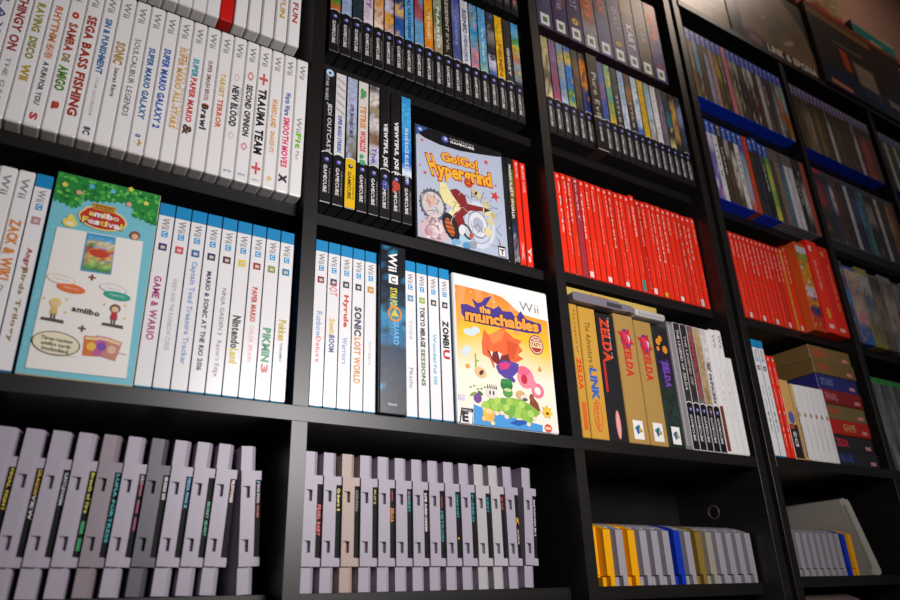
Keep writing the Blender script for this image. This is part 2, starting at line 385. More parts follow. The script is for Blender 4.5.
# left column, third row
g = 'white cases on the main shelf of the left column'
white_case(-66, S_MAIN, [('WORLD', 'c0a060', .4, .7, .5)], 'white game case at the photo edge, main shelf of left column', g, 14, 187, 1)
white_case(-52.4, S_MAIN, [('TRIVIA', 'd0a050', .3, .45, .3), ('PARTY', '907060', .6, .8, .4)], 'white game case partly cut by photo edge, before the orange titled one', g, 14, 187, 1)
white_case(-38.4, S_MAIN, [('ZACK', 'e08838', .24, .38, .7, .08), ('& WIKI', 'e08838', .39, .56, .7, .08), ('Quest for Treasure', '6a6468', .58, .85, .35, .02), ('v', '3a3a90', .93, .97, .6, .2)], 'white game case with fat orange title, two left of tall picture box', g, 14, 187, 1)
blue_top_case(-24.0, S_MAIN, [('Angry', 'b04858', .40, .52, .45, .05), ('Birds Trilogy', '907838', .50, .86, .4, .03)], 'blue-topped white game case touching left side of tall picture box', g, 14, 187, badge='b88a90')
R2 = [
 ([('GAME & WARIO', 'b02878', .42, .76, .5, .03)], 'magenta title', '3a2a68'),
 ([('KIRBY AND THE RAINBOW CURSE', 'b4aeb2', .42, .80, .3, .01)], 'faint grey title and red badge', 'd04858'),
 ([('Captain Toad Treasure Tracker', '9ab0d8', .30, .86, .5, .05)], 'long pale blue title', '3868a0'),
 ([('MARIO & SONIC AT THE RIO 2016', '2c3458', .34, .88, .36, .04)], 'long navy capital title', '28305a'),
 ([('NINJA GAIDEN 3', '7a7478', .42, .68, .38, .01), ("Razor's Edge", '8a8488', .71, .90, .42, .01)], 'thin grey two-part title', '4a2430'),
 ([('Nintendo', '3a3420', .56, .74, .62, .06), ('Land', 'd8c838', .74, .82, .6, .1)], 'black and yellow logo', 'e8d040'),
 ([('PAPER MARIO', 'c85048', .38, .58, .42, .05), ('COLOR SPLASH', 'e8a8b0', .60, .80, .3, .02)], 'small red then pink title', 'a03838'),
 ([('PIKMIN', '3f9a70', .60, .79, .62, .07), ('3', 'd06070', .80, .85, .55, .08)], 'green title and pink numeral', '8a9a30'),
 ([('Pokken', 'c8b030', .54, .66, .62, .07), ('TOURNAMENT', '6a6468', .67, .78, .2, .02)], 'small yellow script title', '208ab0'),
]
for k, (t, look, bd) in enumerate(R2):
    blue_top_case(81.6+15.2*k, S_MAIN, t, 'blue-topped white game case with %s, right of tall picture box' % look, g, 15.1, 187, badge=bd)

# ------------------------------------------------------------------ the tall picture box
bx = place('game_box', 'tall pale blue game box with leafy border, facing outwards among white cases', 'game box', -8.5, 89.5, 0.5, 120, S_MAIN, None)
b = MB(); b.rbox(-44.7, 44.7, -60, 60, 0, 194, mat('d8cfa8', .35), .8, 1)
b.yz([(-60, 193.5), (60, 193.5), (40, 198), (0, 199.5), (-40, 198)], -44, 44, mat('b8a878', .4)); b.build('carton', bx)
b = MB(36.25, 60.5, S_MAIN); Y = [0.35-.14*k for k in range(9)]
b.poly([(-8, 185), (80.4, 185), (80.4, 377.2), (-8, 377.2)], Y[0], mat('7cc6d6', .28))
for k in range(70):
    b.disc(random.uniform(-6, 78), random.uniform(187, 340), 1.5, 1.5, Y[0]-.05, ink('8ed0de'), 6)
leaf = ['2f8a3c', '3fa548', '57b84e', '1f7434', '74c65a']
top = lambda x: 352-3*math.sin(x*.09)-(6 if x < 14 or x > 58 else -5)
pts = [(-8, 377.2)]+[(x, top(x)+2*math.sin(x*1.3)) for x in range(-8, 81, 2)]+[(80.4, 377.2)]
b.poly(pts, Y[1], ink('2b8a40'))
for k in range(130):
    x = random.uniform(-6.5, 79); z = random.uniform(top(x)+1, 375)
    b.disc(x, z, random.uniform(1.6, 3.2), random.uniform(1.2, 2.2), Y[1]-.03-.0008*k, ink(random.choice(leaf)), 7, random.uniform(0, 3))
for (x, z), c in (((-1.0,364.8), 'e8d860'), ((20.8,369.2), '5cb8e0'), ((11.3,359.9), 'e8a890'), ((38.8,369.2), '6cc0e0'), ((54.1,359.4), 'e8a890'), ((53.7,375.9), 'd8d850'), ((68.6,364.6), 'd8e060')):
    b.star(x, z, 2.9, Y[3], ink(c), 5, .7)
W = ink('f2efe8')
b.poly([(-0.3,321.2), (71.2,324.0), (74.7,190.4), (-1.7,189.7)], Y[1], W)
# title badge
bc = (34.7,337.8)
b.disc(bc[0], bc[1], 20.5, 11.5, Y[2], ink('f0d890')); b.disc(bc[0], bc[1], 19, 10, Y[3], ink('c8382c'))
b.disc(bc[0]-6, bc[1]+4, 12, 8, Y[2], ink('f0d890')); b.disc(bc[0]-5, bc[1]+4, 11, 7, Y[3], ink('c8382c'))
b.rect(bc[0]-10, bc[0]+9, bc[1]+8.5, bc[1]+15, Y[4], ink('d89a38')); b.text('animal', (bc[0]-8.5, bc[1]+12), (16, 0), (0, 2.4), Y[5], ink('7a4a18'), .04); b.text('crossing', (bc[0]-8.5, bc[1]+9), (16, 0), (0, 2.4), Y[5], ink('7a4a18'), .04)
def bright(t, o, A, cap, cols):
    b.chars(t, o, A, (0, cap), Y[5], ink('7a2018'), .09); G = [glyphs(c, 0.0) for c in t]; tot = sum(q[4] for q in G)+.07*(len(t)-1); x = 0
    for ch, q, c in zip(t, G, cols):
        b.chars(ch, (o[0]+A[0]*x/tot, o[1]+A[1]*x/tot), (A[0]*q[4]/tot, A[1]*q[4]/tot), (0, cap), Y[6], ink(c), .05); x += q[4]+.07
bright('amiibo', (bc[0]-12, bc[1]+1.4), (25, -.6), 5.6, ['f2d060', 'f4f0f0', 'f0e070', 'f4b8c0', 'f4f0f0', 'f2c0a0'])
bright('Festival', (bc[0]-16.5, bc[1]-6.6), (33, -.6), 6, ['f4d060', 'f0c8d0', 'f4f0e8', 'f2a850', 'f4e070', 'f0c0d0', 'f4f0f0', 'f2d060'])
# plain peeking shapes, small picture, figures on stands, ovals, cards
p = (8.9,328.7); b.disc(p[0], p[1]-1, 6, 4.6, Y[2], ink('f0d860'))
b.disc(p[0], p[1]+3, 3, 4.4, Y[2]-.05, ink('f0d860')); b.disc(p[0], p[1]-2, 3.4, 2, Y[3], ink('f4ead0'))
p = (63.6,328.4); b.disc(p[0], p[1], 4.6, 4.6, Y[2], ink('8a5a48')); b.disc(p[0], p[1]-1.4, 2.9, 2.9, Y[3], ink('e8b890'))

pic = [(24.1,283.2), (49.2,284.3), (48.0,322.3), (23.9,321.4)]
b.poly(pic, Y[2], ink('4f9ad0'))
px0, px1 = pic[0][0]+1.2, pic[1][0]-1; pz0, pz1 = pic[0][1]+2, pic[2][1]-4
b.art(px0, px1, pz0, pz1, ['5aa058', '9ac070', 'd8b070', 'c86848', 'e0d0a0', '60b0e0'], Y[3], .45, 6, 3)
b.disc((px0+px1)/2, (pz0+pz1)/2+1, 8, 4, Y[4], ink('c84830'))
for p, c in (((34.5,278.6), '8a4a40'), ((34.0,229.9), '6a4a40')):
    b.rect(p[0]-3, p[0]+3, p[1]-.8, p[1]+.8, Y[3], ink(c)); b.rect(p[0]-.8, p[0]+.8, p[1]-3, p[1]+3, Y[3], ink(c))
for p, c, e in (((11.0,271.6), 'f4f0e8', 'e0b070'), ((19.9,264.8), 'e87840', 'e87840'), ((52.8,271.1), 'f0f0f0', 'b0b0b0'), ((56.9,265.1), '38a890', '38a890')):
    b.disc(p[0], p[1], 11.5, 4.4, Y[3], ink(e), 24, -.08); b.disc(p[0], p[1], 10.8, 3.8, Y[4], ink(c), 24, -.08)
    b.text('figures', (p[0]-6, p[1]-.6), (12, -.8), (0, 2), Y[5], ink('c0b8a8' if c.startswith('f') else 'f4f0e8'))
for p, bod, hd in (((10.4,243.2), 'd8c070', 'e8d070'), ((57.1,246.2), 'b83838', '7a4a38')):
    b.poly([(p[0]-9, p[1]-10.5), (p[0]+9, p[1]-11.5), (p[0]+8.5, p[1]-8.5), (p[0]-8, p[1]-8)], Y[3], ink('5a4a40'))
    b.rect(p[0]-1.9, p[0]-.4, p[1]-9, p[1]-3, Y[3], ink('5a5248')); b.rect(p[0]+.4, p[0]+1.9, p[1]-9, p[1]-3, Y[3], ink('5a5248'))
    b.poly([(p[0]-3, p[1]-4), (p[0]+3, p[1]-4), (p[0]+2.2, p[1]+3), (p[0]-2.2, p[1]+3)], Y[4], ink(bod))
    b.disc(p[0], p[1]+6.5, 4.4, 4.2, Y[4]-.03, ink(hd)); b.disc(p[0], p[1]+5.6, 3, 2.8, Y[5], ink('e8c8a0'))
    for dx, dz in ((-9, 9), (8, 11), (9, -1)): b.star(p[0]+dx, p[1]+dz, 1.6, Y[3], ink('f0d080'), 5, .5)
p = (34.5,246.8); b.text('amiibo', (p[0]-11, p[1]-2.6), (22, -1.5), (0, 5.4), Y[3], ink('2a2628'), .03)
p = (16.8,213.4); b.disc(p[0], p[1], 18.4, 10.6, Y[2], ink('5a4a30'), 28, -.06); b.disc(p[0], p[1], 17.4, 9.7, Y[3], ink('efe6c8'), 28, -.06)
for i, t in enumerate(('Three random', 'amiibo cards', 'included')):
    b.text(t, (p[0]-12+i, p[1]+2.6-4.6*i), (24-2*i, -1.4), (0, 3.2), Y[4], ink('3a3024'), .03)
for k, (p, c) in enumerate((((43.3,215.3), 'd87838'), ((51.4,216.2), 'c060a0'), ((59.6,214.7), 'c88878'))):
    a = .06-.13*k; cx, cz = p
    R_ = lambda x, z: (cx+x*math.cos(a)-z*math.sin(a), cz+x*math.sin(a)+z*math.cos(a))
    b.poly([R_(-6, -9), R_(6, -9), R_(6, 9), R_(-6, 9)], Y[3]-.02*k, ink(c)); b.poly([R_(-5, 5.5), R_(5, 5.5), R_(5, 8), R_(-5, 8)], Y[4]-.02*k, ink('f0d0a0'))
    b.disc(*R_(0, -.5), 3.6, 3.8, Y[4]-.02*k, ink(['f0c050', '8050a8', 'e8b8a0'][k]))
for z, x0, x1 in ((215, 'l', 0), (211, 'l', 0), (207, 'l', 0)):
    b.text('some extra items are sold apart', (8, z-3.2), (26, -1), (0, 1.4), Y[3], ink('c8c2b4'))
b.text('Includes these cards and more', (44, 212), (28, -1), (0, 1.8), Y[3], ink('8a8070'))
b.build('printed_front', bx)

# ------------------------------------------------------------------ grey cartridges standing on edge
def cart_mesh(m):
    b = MB(); XS = [-10, -8.4, -5, -1.6, .6, 4.2, 9.8]; ZS = [0, 23.5, 31, 36, 47, 84, 95, 101, 109.5, 133]
    rows = []
    for j in range(9):
        if j in (0, 8): rows.append([2, 2, 2, 2, (2, 4.5), (4.5, 24)])
        elif j in (3, 5): rows.append([-1, .8, 3.8, -1, -1, 1.2])
        else: rows.append([-1, -1, -1, -1, -1, 1.2])
        rows[-1] = rows[-1] if j in (0, 8) else rows[-1][:4]+[1.2, 1.2 if j in (1, 7) else 3.6]
    b.heights(XS, ZS, rows, 86, m)
    return b.mesh('cartridge_shell')
CG = {k: cart_mesh(mat(c, .42)) for k, c in (('grey', 'aaa2b0'), ('beige', 'b39c90'), ('brown', '8d8088'), ('dark', '55525c'), ('pale', 'b4b0b4'))}
def grey_cart(X, Z, kind, t, label, group, yf=33., lean=0.0):
    o = thing('game_cartridge', label, 'game cartridge', X+10, yf, Z, group)
    put('cartridge_shell', CG[kind], o)
    o.rotation_euler.y = math.radians(lean); o.location.z += .0101*abs(math.sin(math.radians(lean)))
    b = MB(); b.box(4.7, 9.7, 2.4, 3.5, 32, 100.5, mat('0c0c0e', .6, .2))
    for k in t:
        txt, c, a, e = k[:4]; b.down(txt, 7.3, 33+67*(1-e), 33+67*(1-a), (k[4] if len(k) > 4 else 1.7)*1.7, 2.3, ink(c), .04)
    b.build('end_label', o)
SA = [('grey', [('FINAL FIGHT', 'd8c040', .0, .5)], 'yellow label lettering, at photo edge'),
      ('grey', [('DRAGON', 'd8b040', .0, .3), ('VIEW', 'd0d0d0', .3, .6)], 'half cut by photo edge'),
      ('grey', [('CASTLEVANIA', 'd0d4dc', .02, .42)], 'whitish label lettering'),
      ('grey', [('Breath of Fire', 'c8d040', .0, .5), ('II', '30a060', .6, .95)], 'yellow-green label lettering'),
      ('brown', [('LUFIA FORTRESS', '28b0b8', .0, .85)], 'browner shell and long teal lettering'),
      ('grey', [('AXELAY', 'c0b8b8', .0, .12), ('III', 'a02858', .1, .7, 1.0)], 'thin crimson lettering'),
      ('dark', [('GRADIUS', 'e8e4e0', .0, .2), ('III', 'c0b8b8', .22, .3)], 'charcoal shell'),
      ('grey', [('MEGA MAN X', '38a8d0', .0, .4)], 'blue label lettering, after the charcoal one'),
      ('grey', [('SECRET QUEST', '28a878', .3, .75)], 'green lettering low on its label'),
      ('grey', [('PILOTWINGS', 'e0dcd8', .0, .3), ('x', 'c03030', .0, .3, .8)], 'short white label lettering'),
      ('grey', [('STAR FOX', '38a0c8', .0, .3), ('FORCE', 'd04838', .05, .5, .9)], 'blue and red label lettering')]
for k, (kd, t, look) in enumerate(SA):
    grey_cart(-16.5+19.95*k if k < 10 else 195.5, S_BOT, kd, t, '%s game cartridge with %s, bottom of left column' % ('grey' if kd == 'grey' else 'old', look) if k < 10 else
              'grey game cartridge standing alone after a gap, bottom of left column', 'grey cartridges at the bottom of the left column', 33., 2.3 if k < 10 else -2.6)
SB = [('grey', [('PEARL BABY', 'e03828', .28, .72, 2.1)], 'red label lettering'),
      ('grey', [('Q-bert 3', 'e8d838', .03, .36, 2.1)], 'bright yellow rounded lettering'),
      ('beige', [('ROCK N ROLL', '8a8480', .05, .36)], 'yellowed beige shell'),
      ('grey', [('NBA JAM', 'c8a838', .02, .18), ('x', 'c8a838', .2, .24)], 'short mustard lettering'),
      ('grey', [('x', 'b03030', .0, .2, .8), ('ZELDA', 'e88828', .28, .5, 2.2)], 'fiery orange lettering'),
      ('grey', [('DONKEY', '28a0a8', .02, .34), ('x', 'b03030', .0, .2, .8)], 'teal lettering at label top'),
      ('grey', [('SUPER ALFRED CHICKEN', 'e8e4e0', .03, .62)], 'long white lettering'),
      ('grey', [('x', 'a04030', .05, .28, .9), ('METROID', '28989c', .3, .78)], 'teal lettering at label middle'),
      ('grey', [('MARIO KART', '28a098', .03, .4), ('o', 'd8a030', .7, .74)], 'green-teal lettering over a yellow dot'),
      ('grey', [('F-ZERO', '28a0a0', .02, .46)], 'broad teal lettering'),
      ('pale', [('KIRBY', '289898', .05, .3)], 'paler shell and teal lettering'),
      ('pale', [('x', 'c04838', .02, .1), ('ACE', 'b05848', .12, .24)], 'small rust lettering'),
      ('grey', [('(', 'd8a838', .35, .5, 2.2), ('WORLD', 'd8d8c0', .55, .8, 1.1)], 'yellow mark above pale lettering'),
      ('grey', [('EARTHWORM JIM 2', 'd8d4d4', .05, .66)], 'white lettering, after a gap at the end')]
for k, (kd, t, look) in enumerate(SB):
    grey_cart(253.5+20.25*k+(1 if k == 13 else 0), S_BOT, kd, t, 'grey game cartridge with %s, bottom of middle column' % look if kd == 'grey' else 'old game cartridge with %s, bottom of middle column' % look, 'grey cartridges at the bottom of the middle column', 33., 3 if k == 13 else 0)

# ------------------------------------------------------------------ middle column, main shelf
g = 'blue-topped white cases on the main shelf of the middle column'
RB = [([('Runbow', '6a9ad8', .45, .6, .5), ('Deluxe', 'e06070', .6, .75, .4)], 'blue and pink script, beside the column post', '8a2828'),
      ([('DOT', 'd87070', .26, .34, .7), ('Sonic', 'd8b850', .48, .58, .5, .05), ('BOOM', '4858a0', .58, .68, .5, .05)], 'pink dotted band and yellow title', '30305a'),
      ([('Hyrule', 'd04838', .32, .52, .55, .07), ('Warriors', '90a8d0', .58, .74, .45, .03)], 'red title over pale blue script', '303850'),
      ([('SONIC', '2c3858', .38, .56, .66, .08), ('LOST WORLD', 'd89038', .57, .84, .62, .08)], 'navy then orange bold title', '303848'),
      ([('Just', 'a8c8d0', .58, .64, .3), ('Dance', 'b8b4b8', .65, .72, .3)], 'tiny pale title, left of the dark wide box', 'c89030')]
for k, (t, look, bd) in enumerate(RB):
    blue_top_case(242.2+14.6*k, S_MAIN, t, 'blue-topped white game case with %s' % look, g, 14.5, 187, badge=bd)
sf = carton('game_box', 'wide dark navy game box with vertical white lettering among white cases', 'game box', 316, 348.4, -6, 125, S_MAIN, 197, mat('16202c', .25))

b = MB(332.2, 56.5, S_MAIN)
b.art(316.8, 347.6, 186, 379, ['1a222e', '1c2836', '202c40', '14304c', '1c6a98', '2a86b0', '123048', '0e1622', '0c1018', '0c1018'], -6.2, .3, 4, 3)
b.text('Wii', (326, 372), (0, -24), (11, 0), -6.4, ink('f4f2f0'), .03)
b.rect(326.5, 338, 333, 344, -6.4, ink('f4f2f0')); b.text('U', (329.2, 341.5), (0, -7), (6, 0), -6.5, ink('16202c'), .03)
b.text('STAR FOX', (328, 328), (0, -26), (9, 0), -6.4, ink('d8d040'), .05); b.text('ZERO', (329, 302), (0, -11), (6, 0), -6.4, ink('58b060'), .04)
b.ring(334, 297, 7, 9.5, -6.42, ink('e08828'), 24, .9); b.star(334, 297, 6, -6.44, ink('d8c050'), 3, .5)
b.text('STAR FOX', (327, 287), (0, -16), (4.5, 0), -6.4, ink('58a8c8'), .02); b.text('GUARD', (332, 289), (0, -28), (7, 0), -6.4, ink('6ab0e0'), .04)
b.text('Nintendo', (326, 193), (10, 0), (0, 3), -6.4, ink('d0d4d8'), .02)
b.build('printed_side', sf)
RB2 = [([('YOSHI', 'a8b8c8', .4, .52, .3), ('Pikachu', '8a8688', .70, .82, .4)], 'faint title, right of the dark wide box', '5898c0'),
       ([('TOKYO MIRAGE', '383c38', .30, .56, .5, .05), ('SESSIONS', '58703c', .57, .80, .42, .04)], 'dark olive title', '88b848'),
       ([('Wonderful 101', '68b8d8', .46, .78, .38, .03)], 'sky blue title', '38505a'),
       ([('ZOMBI', '2c2628', .36, .54, .66, .08), ('U', 'c03038', .55, .61, .7, .14)], 'black title and blood red letter', '38343a')]
for k, (t, look, bd) in enumerate(RB2):
    blue_top_case(350.6+15.3*k, S_MAIN, t, 'blue-topped white game case with %s' % look, g, 14.6, 187, badge=bd)

# the case turned face out with the orange cover
mu = place('game_case', 'white game case turned face out with orange sky cover, main shelf', 'game case', 415, 146, 1, 15, S_MAIN, None)
b = MB(); b.rbox(-73, 73, -7.5, 7.5, 0, 186.5, mat('eeeae6', .28), 3, 3); b.build('case_shell', mu)
b = MB(488, 8.5, S_MAIN); b.clip = (416.5, 559.5, S_MAIN+1.2, S_MAIN+186); Y = [.86-.07*k for k in range(12)]
PW = ink('f4f2ee')
x0, x1, z0, z1 = 417.5, 558.8, 186.2, 367.5
b.rect(x0, x1, z0, z1, Y[0], PW)
# sky: orange at the top melting to yellow and cream
sky = []
hdr = [(418.5,353.9), (454.5,353.4), (485.9,351.6), (500.6,343.7), (512.1,333.6), (537.2,331.4), (556.5,330.8)]
nx, nz = 14, 12; vs, cc = [], []
cA, cB, cC = srgb('ee8a3c'), srgb('f7c832'), srgb('f8efdc')
def hz(x):
    for (a, za), (c, zc) in zip(hdr, hdr[1:]):
        if x <= c: return za+(zc-za)*max(0, (x-a))/(c-a)
    return hdr[-1][1]
for j in range(nz+1):
    for i in range(nx+1):
        x = x0+1+(x1-x0-2)*i/nx; zt = hz(x); z = z0+2+(zt-z0-2)*j/nz
        u = (z-z0)/(355-z0); 
        if u > .62: w = min(1, (u-.62)/.33); c = [p*(1-w)+q*w for p, q in zip(cB, cA)]
        elif u > .36: w = (u-.36)/.26; e = min(1, abs(i/nx-.45)*2); w = min(1, w*(.55+.6*e)); c = [p*(1-w)+q*w for p, q in zip(cC, cB)]
        else: c = cC
        vs.append((x, Y[1], z)); cc.append(tuple(c))
SM = bpy.data.materials.new('printed_sky'); SM.use_nodes = True
nt = SM.node_tree; at = nt.nodes.new('ShaderNodeAttribute'); at.attribute_name = 'Col'
nt.links.new(at.outputs['Color'], nt.nodes['Principled BSDF'].inputs['Base Color']); nt.nodes['Principled BSDF'].inputs['Roughness'].default_value = .28
b.add(vs, [(j*(nx+1)+i, j*(nx+1)+i+1, (j+1)*(nx+1)+i+1, (j+1)*(nx+1)+i) for j in range(nz) for i in range(nx)], SM, cc)
for q in ([(422.7,353.4), (434.2,353.2), (426.6,315.2), (420.1,295.1)], [(447.2,353.2), (455.9,352.3), (458.2,340.8), (449.3,339.0)], [(466.3,351.8), (473.8,351.9), (482.7,329.5), (475.1,328.1)], [(496.0,344.1), (504.8,339.0), (511.0,304.0), (503.2,302.7)]):
    b.poly(q, Y[2], ink('f0a05a'))
for p in ((419.6,346.2), (492.1,352.9), (474.5,341.3), (511.6,310.8), (441.1,348.0)): b.disc(p[0], p[1], 1.3, 1.3, Y[3], ink('f8d890'), 8)
b.text('Wii', (514.1,338.1), ((544.3,338.2)[0]-(514.1,338.1)[0], 0), (0, 12), Y[2], ink('8d8a8c'))
# purple splash with the title
pur = ink('4a3a8c')
b.poly([(426.6,316.5), (425.8,329.2), (434.4,330.9), (447.2,328.1), (442.1,340.2), (450.5,335.3), (456.5,337.8), (461.3,344.0), (472.1,348.9), (462.1,333.6), (473.9,331.8), (481.8,337.3), (487.4,331.7), (501.2,333.0), (506.8,325.9), (515.5,337.0), (522.5,327.4), (535.0,325.6), (546.1,324.8), (546.7,315.4), (541.4,310.5), (523.8,308.8), (500.7,308.9), (476.6,308.7), (453.2,308.5), (434.7,309.0)], Y[3], pur)
def cov_text(t, pa, pb, cap, c, out, ow=.1, bold=.05):
    A = (pb[0]-pa[0], pb[1]-pa[1])
    b.chars(t, pa, A, (0, cap), Y[4], ink(out), ow); b.chars(t, pa, A, (0, cap), Y[5], ink(c), bold)
cov_text('the', (452.7,323.9), (468.1,324.2), 9, 'f4a850', '3a2a60')
cov_text('munchables', (432.7,310.6), (540.8,313.1), 14.5, 'f4a248', '3a2020')
# clouds, seal
for p, rx in (((436.8,295.4), 9), ((445.5,299.4), 6), ((428.5,269.2), 5), ((432.8,273.6), 5)): b.disc(p[0], p[1], rx, 4.5, Y[2], ink('cfe0e4'), 14)
p = (535.7,294.9); b.disc(p[0], p[1], 11.5, 13, Y[3], ink('a83a34')); b.disc(p[0], p[1], 10, 11.3, Y[4], ink('f0e0d0')); b.disc(p[0], p[1], 9, 10, Y[5], ink('b04038'))
b.rect(p[0]-8, p[0]+8, p[1]-4, p[1]+4, Y[6], ink('f0d8a0')); b.text('TASTY', (p[0]-7, p[1]-2.5), (14, 0), (0, 5), Y[7], ink('8a2a28'), .05); b.text('100%', (p[0]-5, p[1]+4.6), (10, 0), (0, 3.6), Y[7], ink('f0e0d0'), .03)
# abstract spiky rock, ribbon, boulder and islands in the cover's colours
b.poly([(453.2,284.3), (457.2,302.7), (464.0,296.2), (476.2,303.4), (488.7,310.8), (489.8,305.7), (501.3,298.5), (513.3,296.5), (508.2,290.5), (513.7,283.6), (505.5,277.2), (514.2,273.3), (501.5,266.4), (491.5,253.7), (477.3,259.2), (468.4,255.4), (463.5,267.1), (453.7,270.6)], Y[4], ink('e86a3c'))
b.poly([(464.0,296.2), (476.2,303.4), (488.4,306.8), (482.8,292.9), (469.1,285.6)], Y[5], ink('f08a4c')); b.poly([(490.4,294.1), (506.7,290.3), (498.8,269.8), (490.2,273.6)], Y[5], ink('d85830'))
b.poly([(459.9,277.8), (466.8,273.8), (474.3,277.5), (482.7,272.5), (490.4,276.2), (494.1,266.6), (482.8,255.0), (471.6,259.6), (465.0,268.6)], Y[6], ink('7a2c30'))
for q in ([(464.1,275.9), (468.4,275.3), (466.5,268.8)], [(475.7,276.5), (481.4,274.8), (477.9,266.7)], [(468.9,262.9), (475.9,258.9), (469.8,255.6)]): b.poly(q, Y[7], ink('f4ece0'))
b.poly([(471.5,258.3), (482.3,267.4), (495.6,266.8), (506.0,265.7), (503.5,255.3), (495.4,248.0), (499.5,243.5), (496.3,240.7), (492.2,243.8), (483.5,245.2), (475.2,250.2)], Y[7], ink('5848a0'))
b.poly([(474.6,261.3), (486.6,265.5), (493.9,264.0), (488.8,257.0), (478.4,254.3)], Y[8], ink('d8407a'))
p = (515.0,249.3); b.disc(p[0], p[1], 12.5, 13.5, Y[4], ink('f08aa0')); b.disc(p[0]-3, p[1]+8.5, 10, 6, Y[5], ink('e86a88')); b.disc(p[0]-2.5, p[1]-2, 4.8, 6, Y[6], ink('c83048'))
p = (531.8,235.1); b.ring(p[0], p[1], 5, 9.5, Y[4], ink('f07890')); b.disc(p[0]-7, p[1]+8, 6, 6, Y[4], ink('f08aa0'))
b.poly([(538.4,267.8), (540.7,260.4), (534.5,260.8)], Y[4], ink('d88830'))
p = (449.4,247.3); b.disc(p[0], p[1], 8.5, 6.5, Y[4], ink('e8c088'), 18, -.4); b.disc(p[0]+1, p[1], 4, 2.4, Y[5], ink('5a3028'), 12, .8)
b.rect((442.3,267.7)[0], (444.4,268.0)[0], (441.4,252.9)[1], (442.4,270.1)[1], Y[4], ink('98b860')); b.rect((442.3,267.7)[0], (447.9,268.5)[0], (441.8,260.2)[1], (441.9,262.1)[1], Y[4], ink('98b860'))
p = (431.7,252.7); b.disc(p[0], p[1], 3, 3, Y[4], ink('f0a040'), 10)
# sea, land
b.poly([(437.5,208.5), (449.6,205.2), (463.2,202.0), (488.3,198.7), (515.7,195.5), (537.9,192.8), (533.8,182.8), (499.9,183.4), (436.1,184.3)], Y[2], ink('4a9ad8'))
b.poly([(446.9,207.2), (455.7,214.1), (471.5,219.4), (493.2,221.9), (506.3,221.0), (519.3,216.4), (533.5,208.1), (526.9,202.6), (517.0,193.2), (508.6,198.4), (491.2,199.0), (477.2,202.3), (459.1,203.9)], Y[3], ink('8ab84a'))
rows_ = [((453.9,209.2)), ((462.6,213.7)), ((471.2,215.8)), ((479.8,216.2)), ((488.4,216.6)), ((497.1,216.3)), ((505.8,214.9)), ((514.3,211.0)), ((466.4,208.2)), ((474.9,209.1)), ((483.5,208.9)), ((492.1,208.6)), ((500.7,207.7)), ((509.3,205.6)), ((518.2,205.3)), ((487.2,202.1)), ((498.6,200.9)), ((510.2,199.7))]
for i, p in enumerate(rows_): b.disc(p[0], p[1], 5, 4.6, Y[4]-.004*i, ink(['a8d05a', '98c44e', 'b4d868', '78b04a'][i % 4]), 12)
for p in ((452.2,203.1), (468.7,200.8), (482.6,198.1), (499.6,195.7), (513.9,192.3), (523.6,199.9), (475.8,202.1)): b.disc(p[0], p[1], 3.2, 2.6, Y[5], ink('ece0c0'), 10)
p = (485.6,235.6); b.disc(p[0], p[1]+1, 8.8, 7.5, Y[5], ink('2f7a3c')); b.disc(p[0]-4, p[1]+5, 4, 3.5, Y[5]-.01, ink('3a9048')); b.disc(p[0]+4, p[1]+5, 4.4, 3.5, Y[5]-.02, ink('3a9048')); b.disc(p[0]+1, p[1]-8, 7, 6, Y[4]-.1, ink('5aa050')); b.disc(p[0]+1, p[1]-5, 5.5, 2, Y[6], ink('c8d8a0'))
p = (463.3,224.4); b.disc(p[0], p[1], 7.6, 6.6, Y[5], ink('e8e4dc'));
for k in range(5): b.poly([(p[0]-6+3*k, p[1]+5), (p[0]-4+3*k, p[1]+5), (p[0]-5.5+3*k, p[1]+11)], Y[5], ink('3a3438'))
b.disc(p[0]-2.5, p[1], 1.2, 3, Y[6], ink('3a3438'), 10); b.disc(p[0]+2.5, p[1], 1.2, 3, Y[6], ink('3a3438'), 10)
p = (443.4,216.2); b.disc(p[0], p[1], 5.5, 6, Y[5], ink('7a4a90')); b.disc(p[0]-6, p[1]+4, 5, 2, Y[5], ink('8aa850'), 12, .5); b.disc(p[0]+4, p[1]+6, 4, 2, Y[5], ink('4a6a48'), 12, -.5)
for k in range(5): b.disc(p[0]-9+5*k, p[1]+12+2*math.sin(k*2), 1.6, 1.2, Y[5], ink('8aa850'), 8)
p = (508.2,224.9); b.disc(p[0]-3, p[1]+2, 7, 5.5, Y[5], ink('d8b078')); b.disc(p[0]+2, p[1]-1, 5.5, 3.6, Y[6], ink('e8e0d8')); b.disc(p[0]+3, p[1]-3, 4, 2, Y[7], ink('58606a'), 12)
b.poly([(520.5,228.8), (524.7,225.6), (530.2,220.1), (533.6,209.4), (527.8,211.2), (517.9,217.5)], Y[4], ink('8a4a34')); b.disc(*(521.7,225.2), 3.5, 5, Y[5], ink('96583c'), 12)
p = (543.5,209.2); b.disc(p[0], p[1], 6.6, 6, Y[5], ink('f0c848')); b.star(p[0], p[1]+1, 9, Y[5]+.03, ink('e8b840'), 7, .6); b.disc(p[0], p[1]-1, 2.5, 1.8, Y[6], ink('6a4020'), 10)
p = (457.3,197.9); b.disc(p[0], p[1], 8.2, 8, Y[5], ink('f0b850')); b.disc(p[0]-7, p[1]-5, 3, 2.6, Y[5], ink('f0d080')); b.disc(p[0]+5, p[1]-9, 3, 2.4, Y[5], ink('e8e0a0')); b.disc(p[0], p[1]+4, 5, 3, Y[6], ink('f4d890'))
b.poly([(486.3,191.4), (496.7,196.0), (509.9,196.1), (511.0,192.6), (499.0,189.1)], Y[5], ink('2c5ab0'))
p = (421.8,216.0)
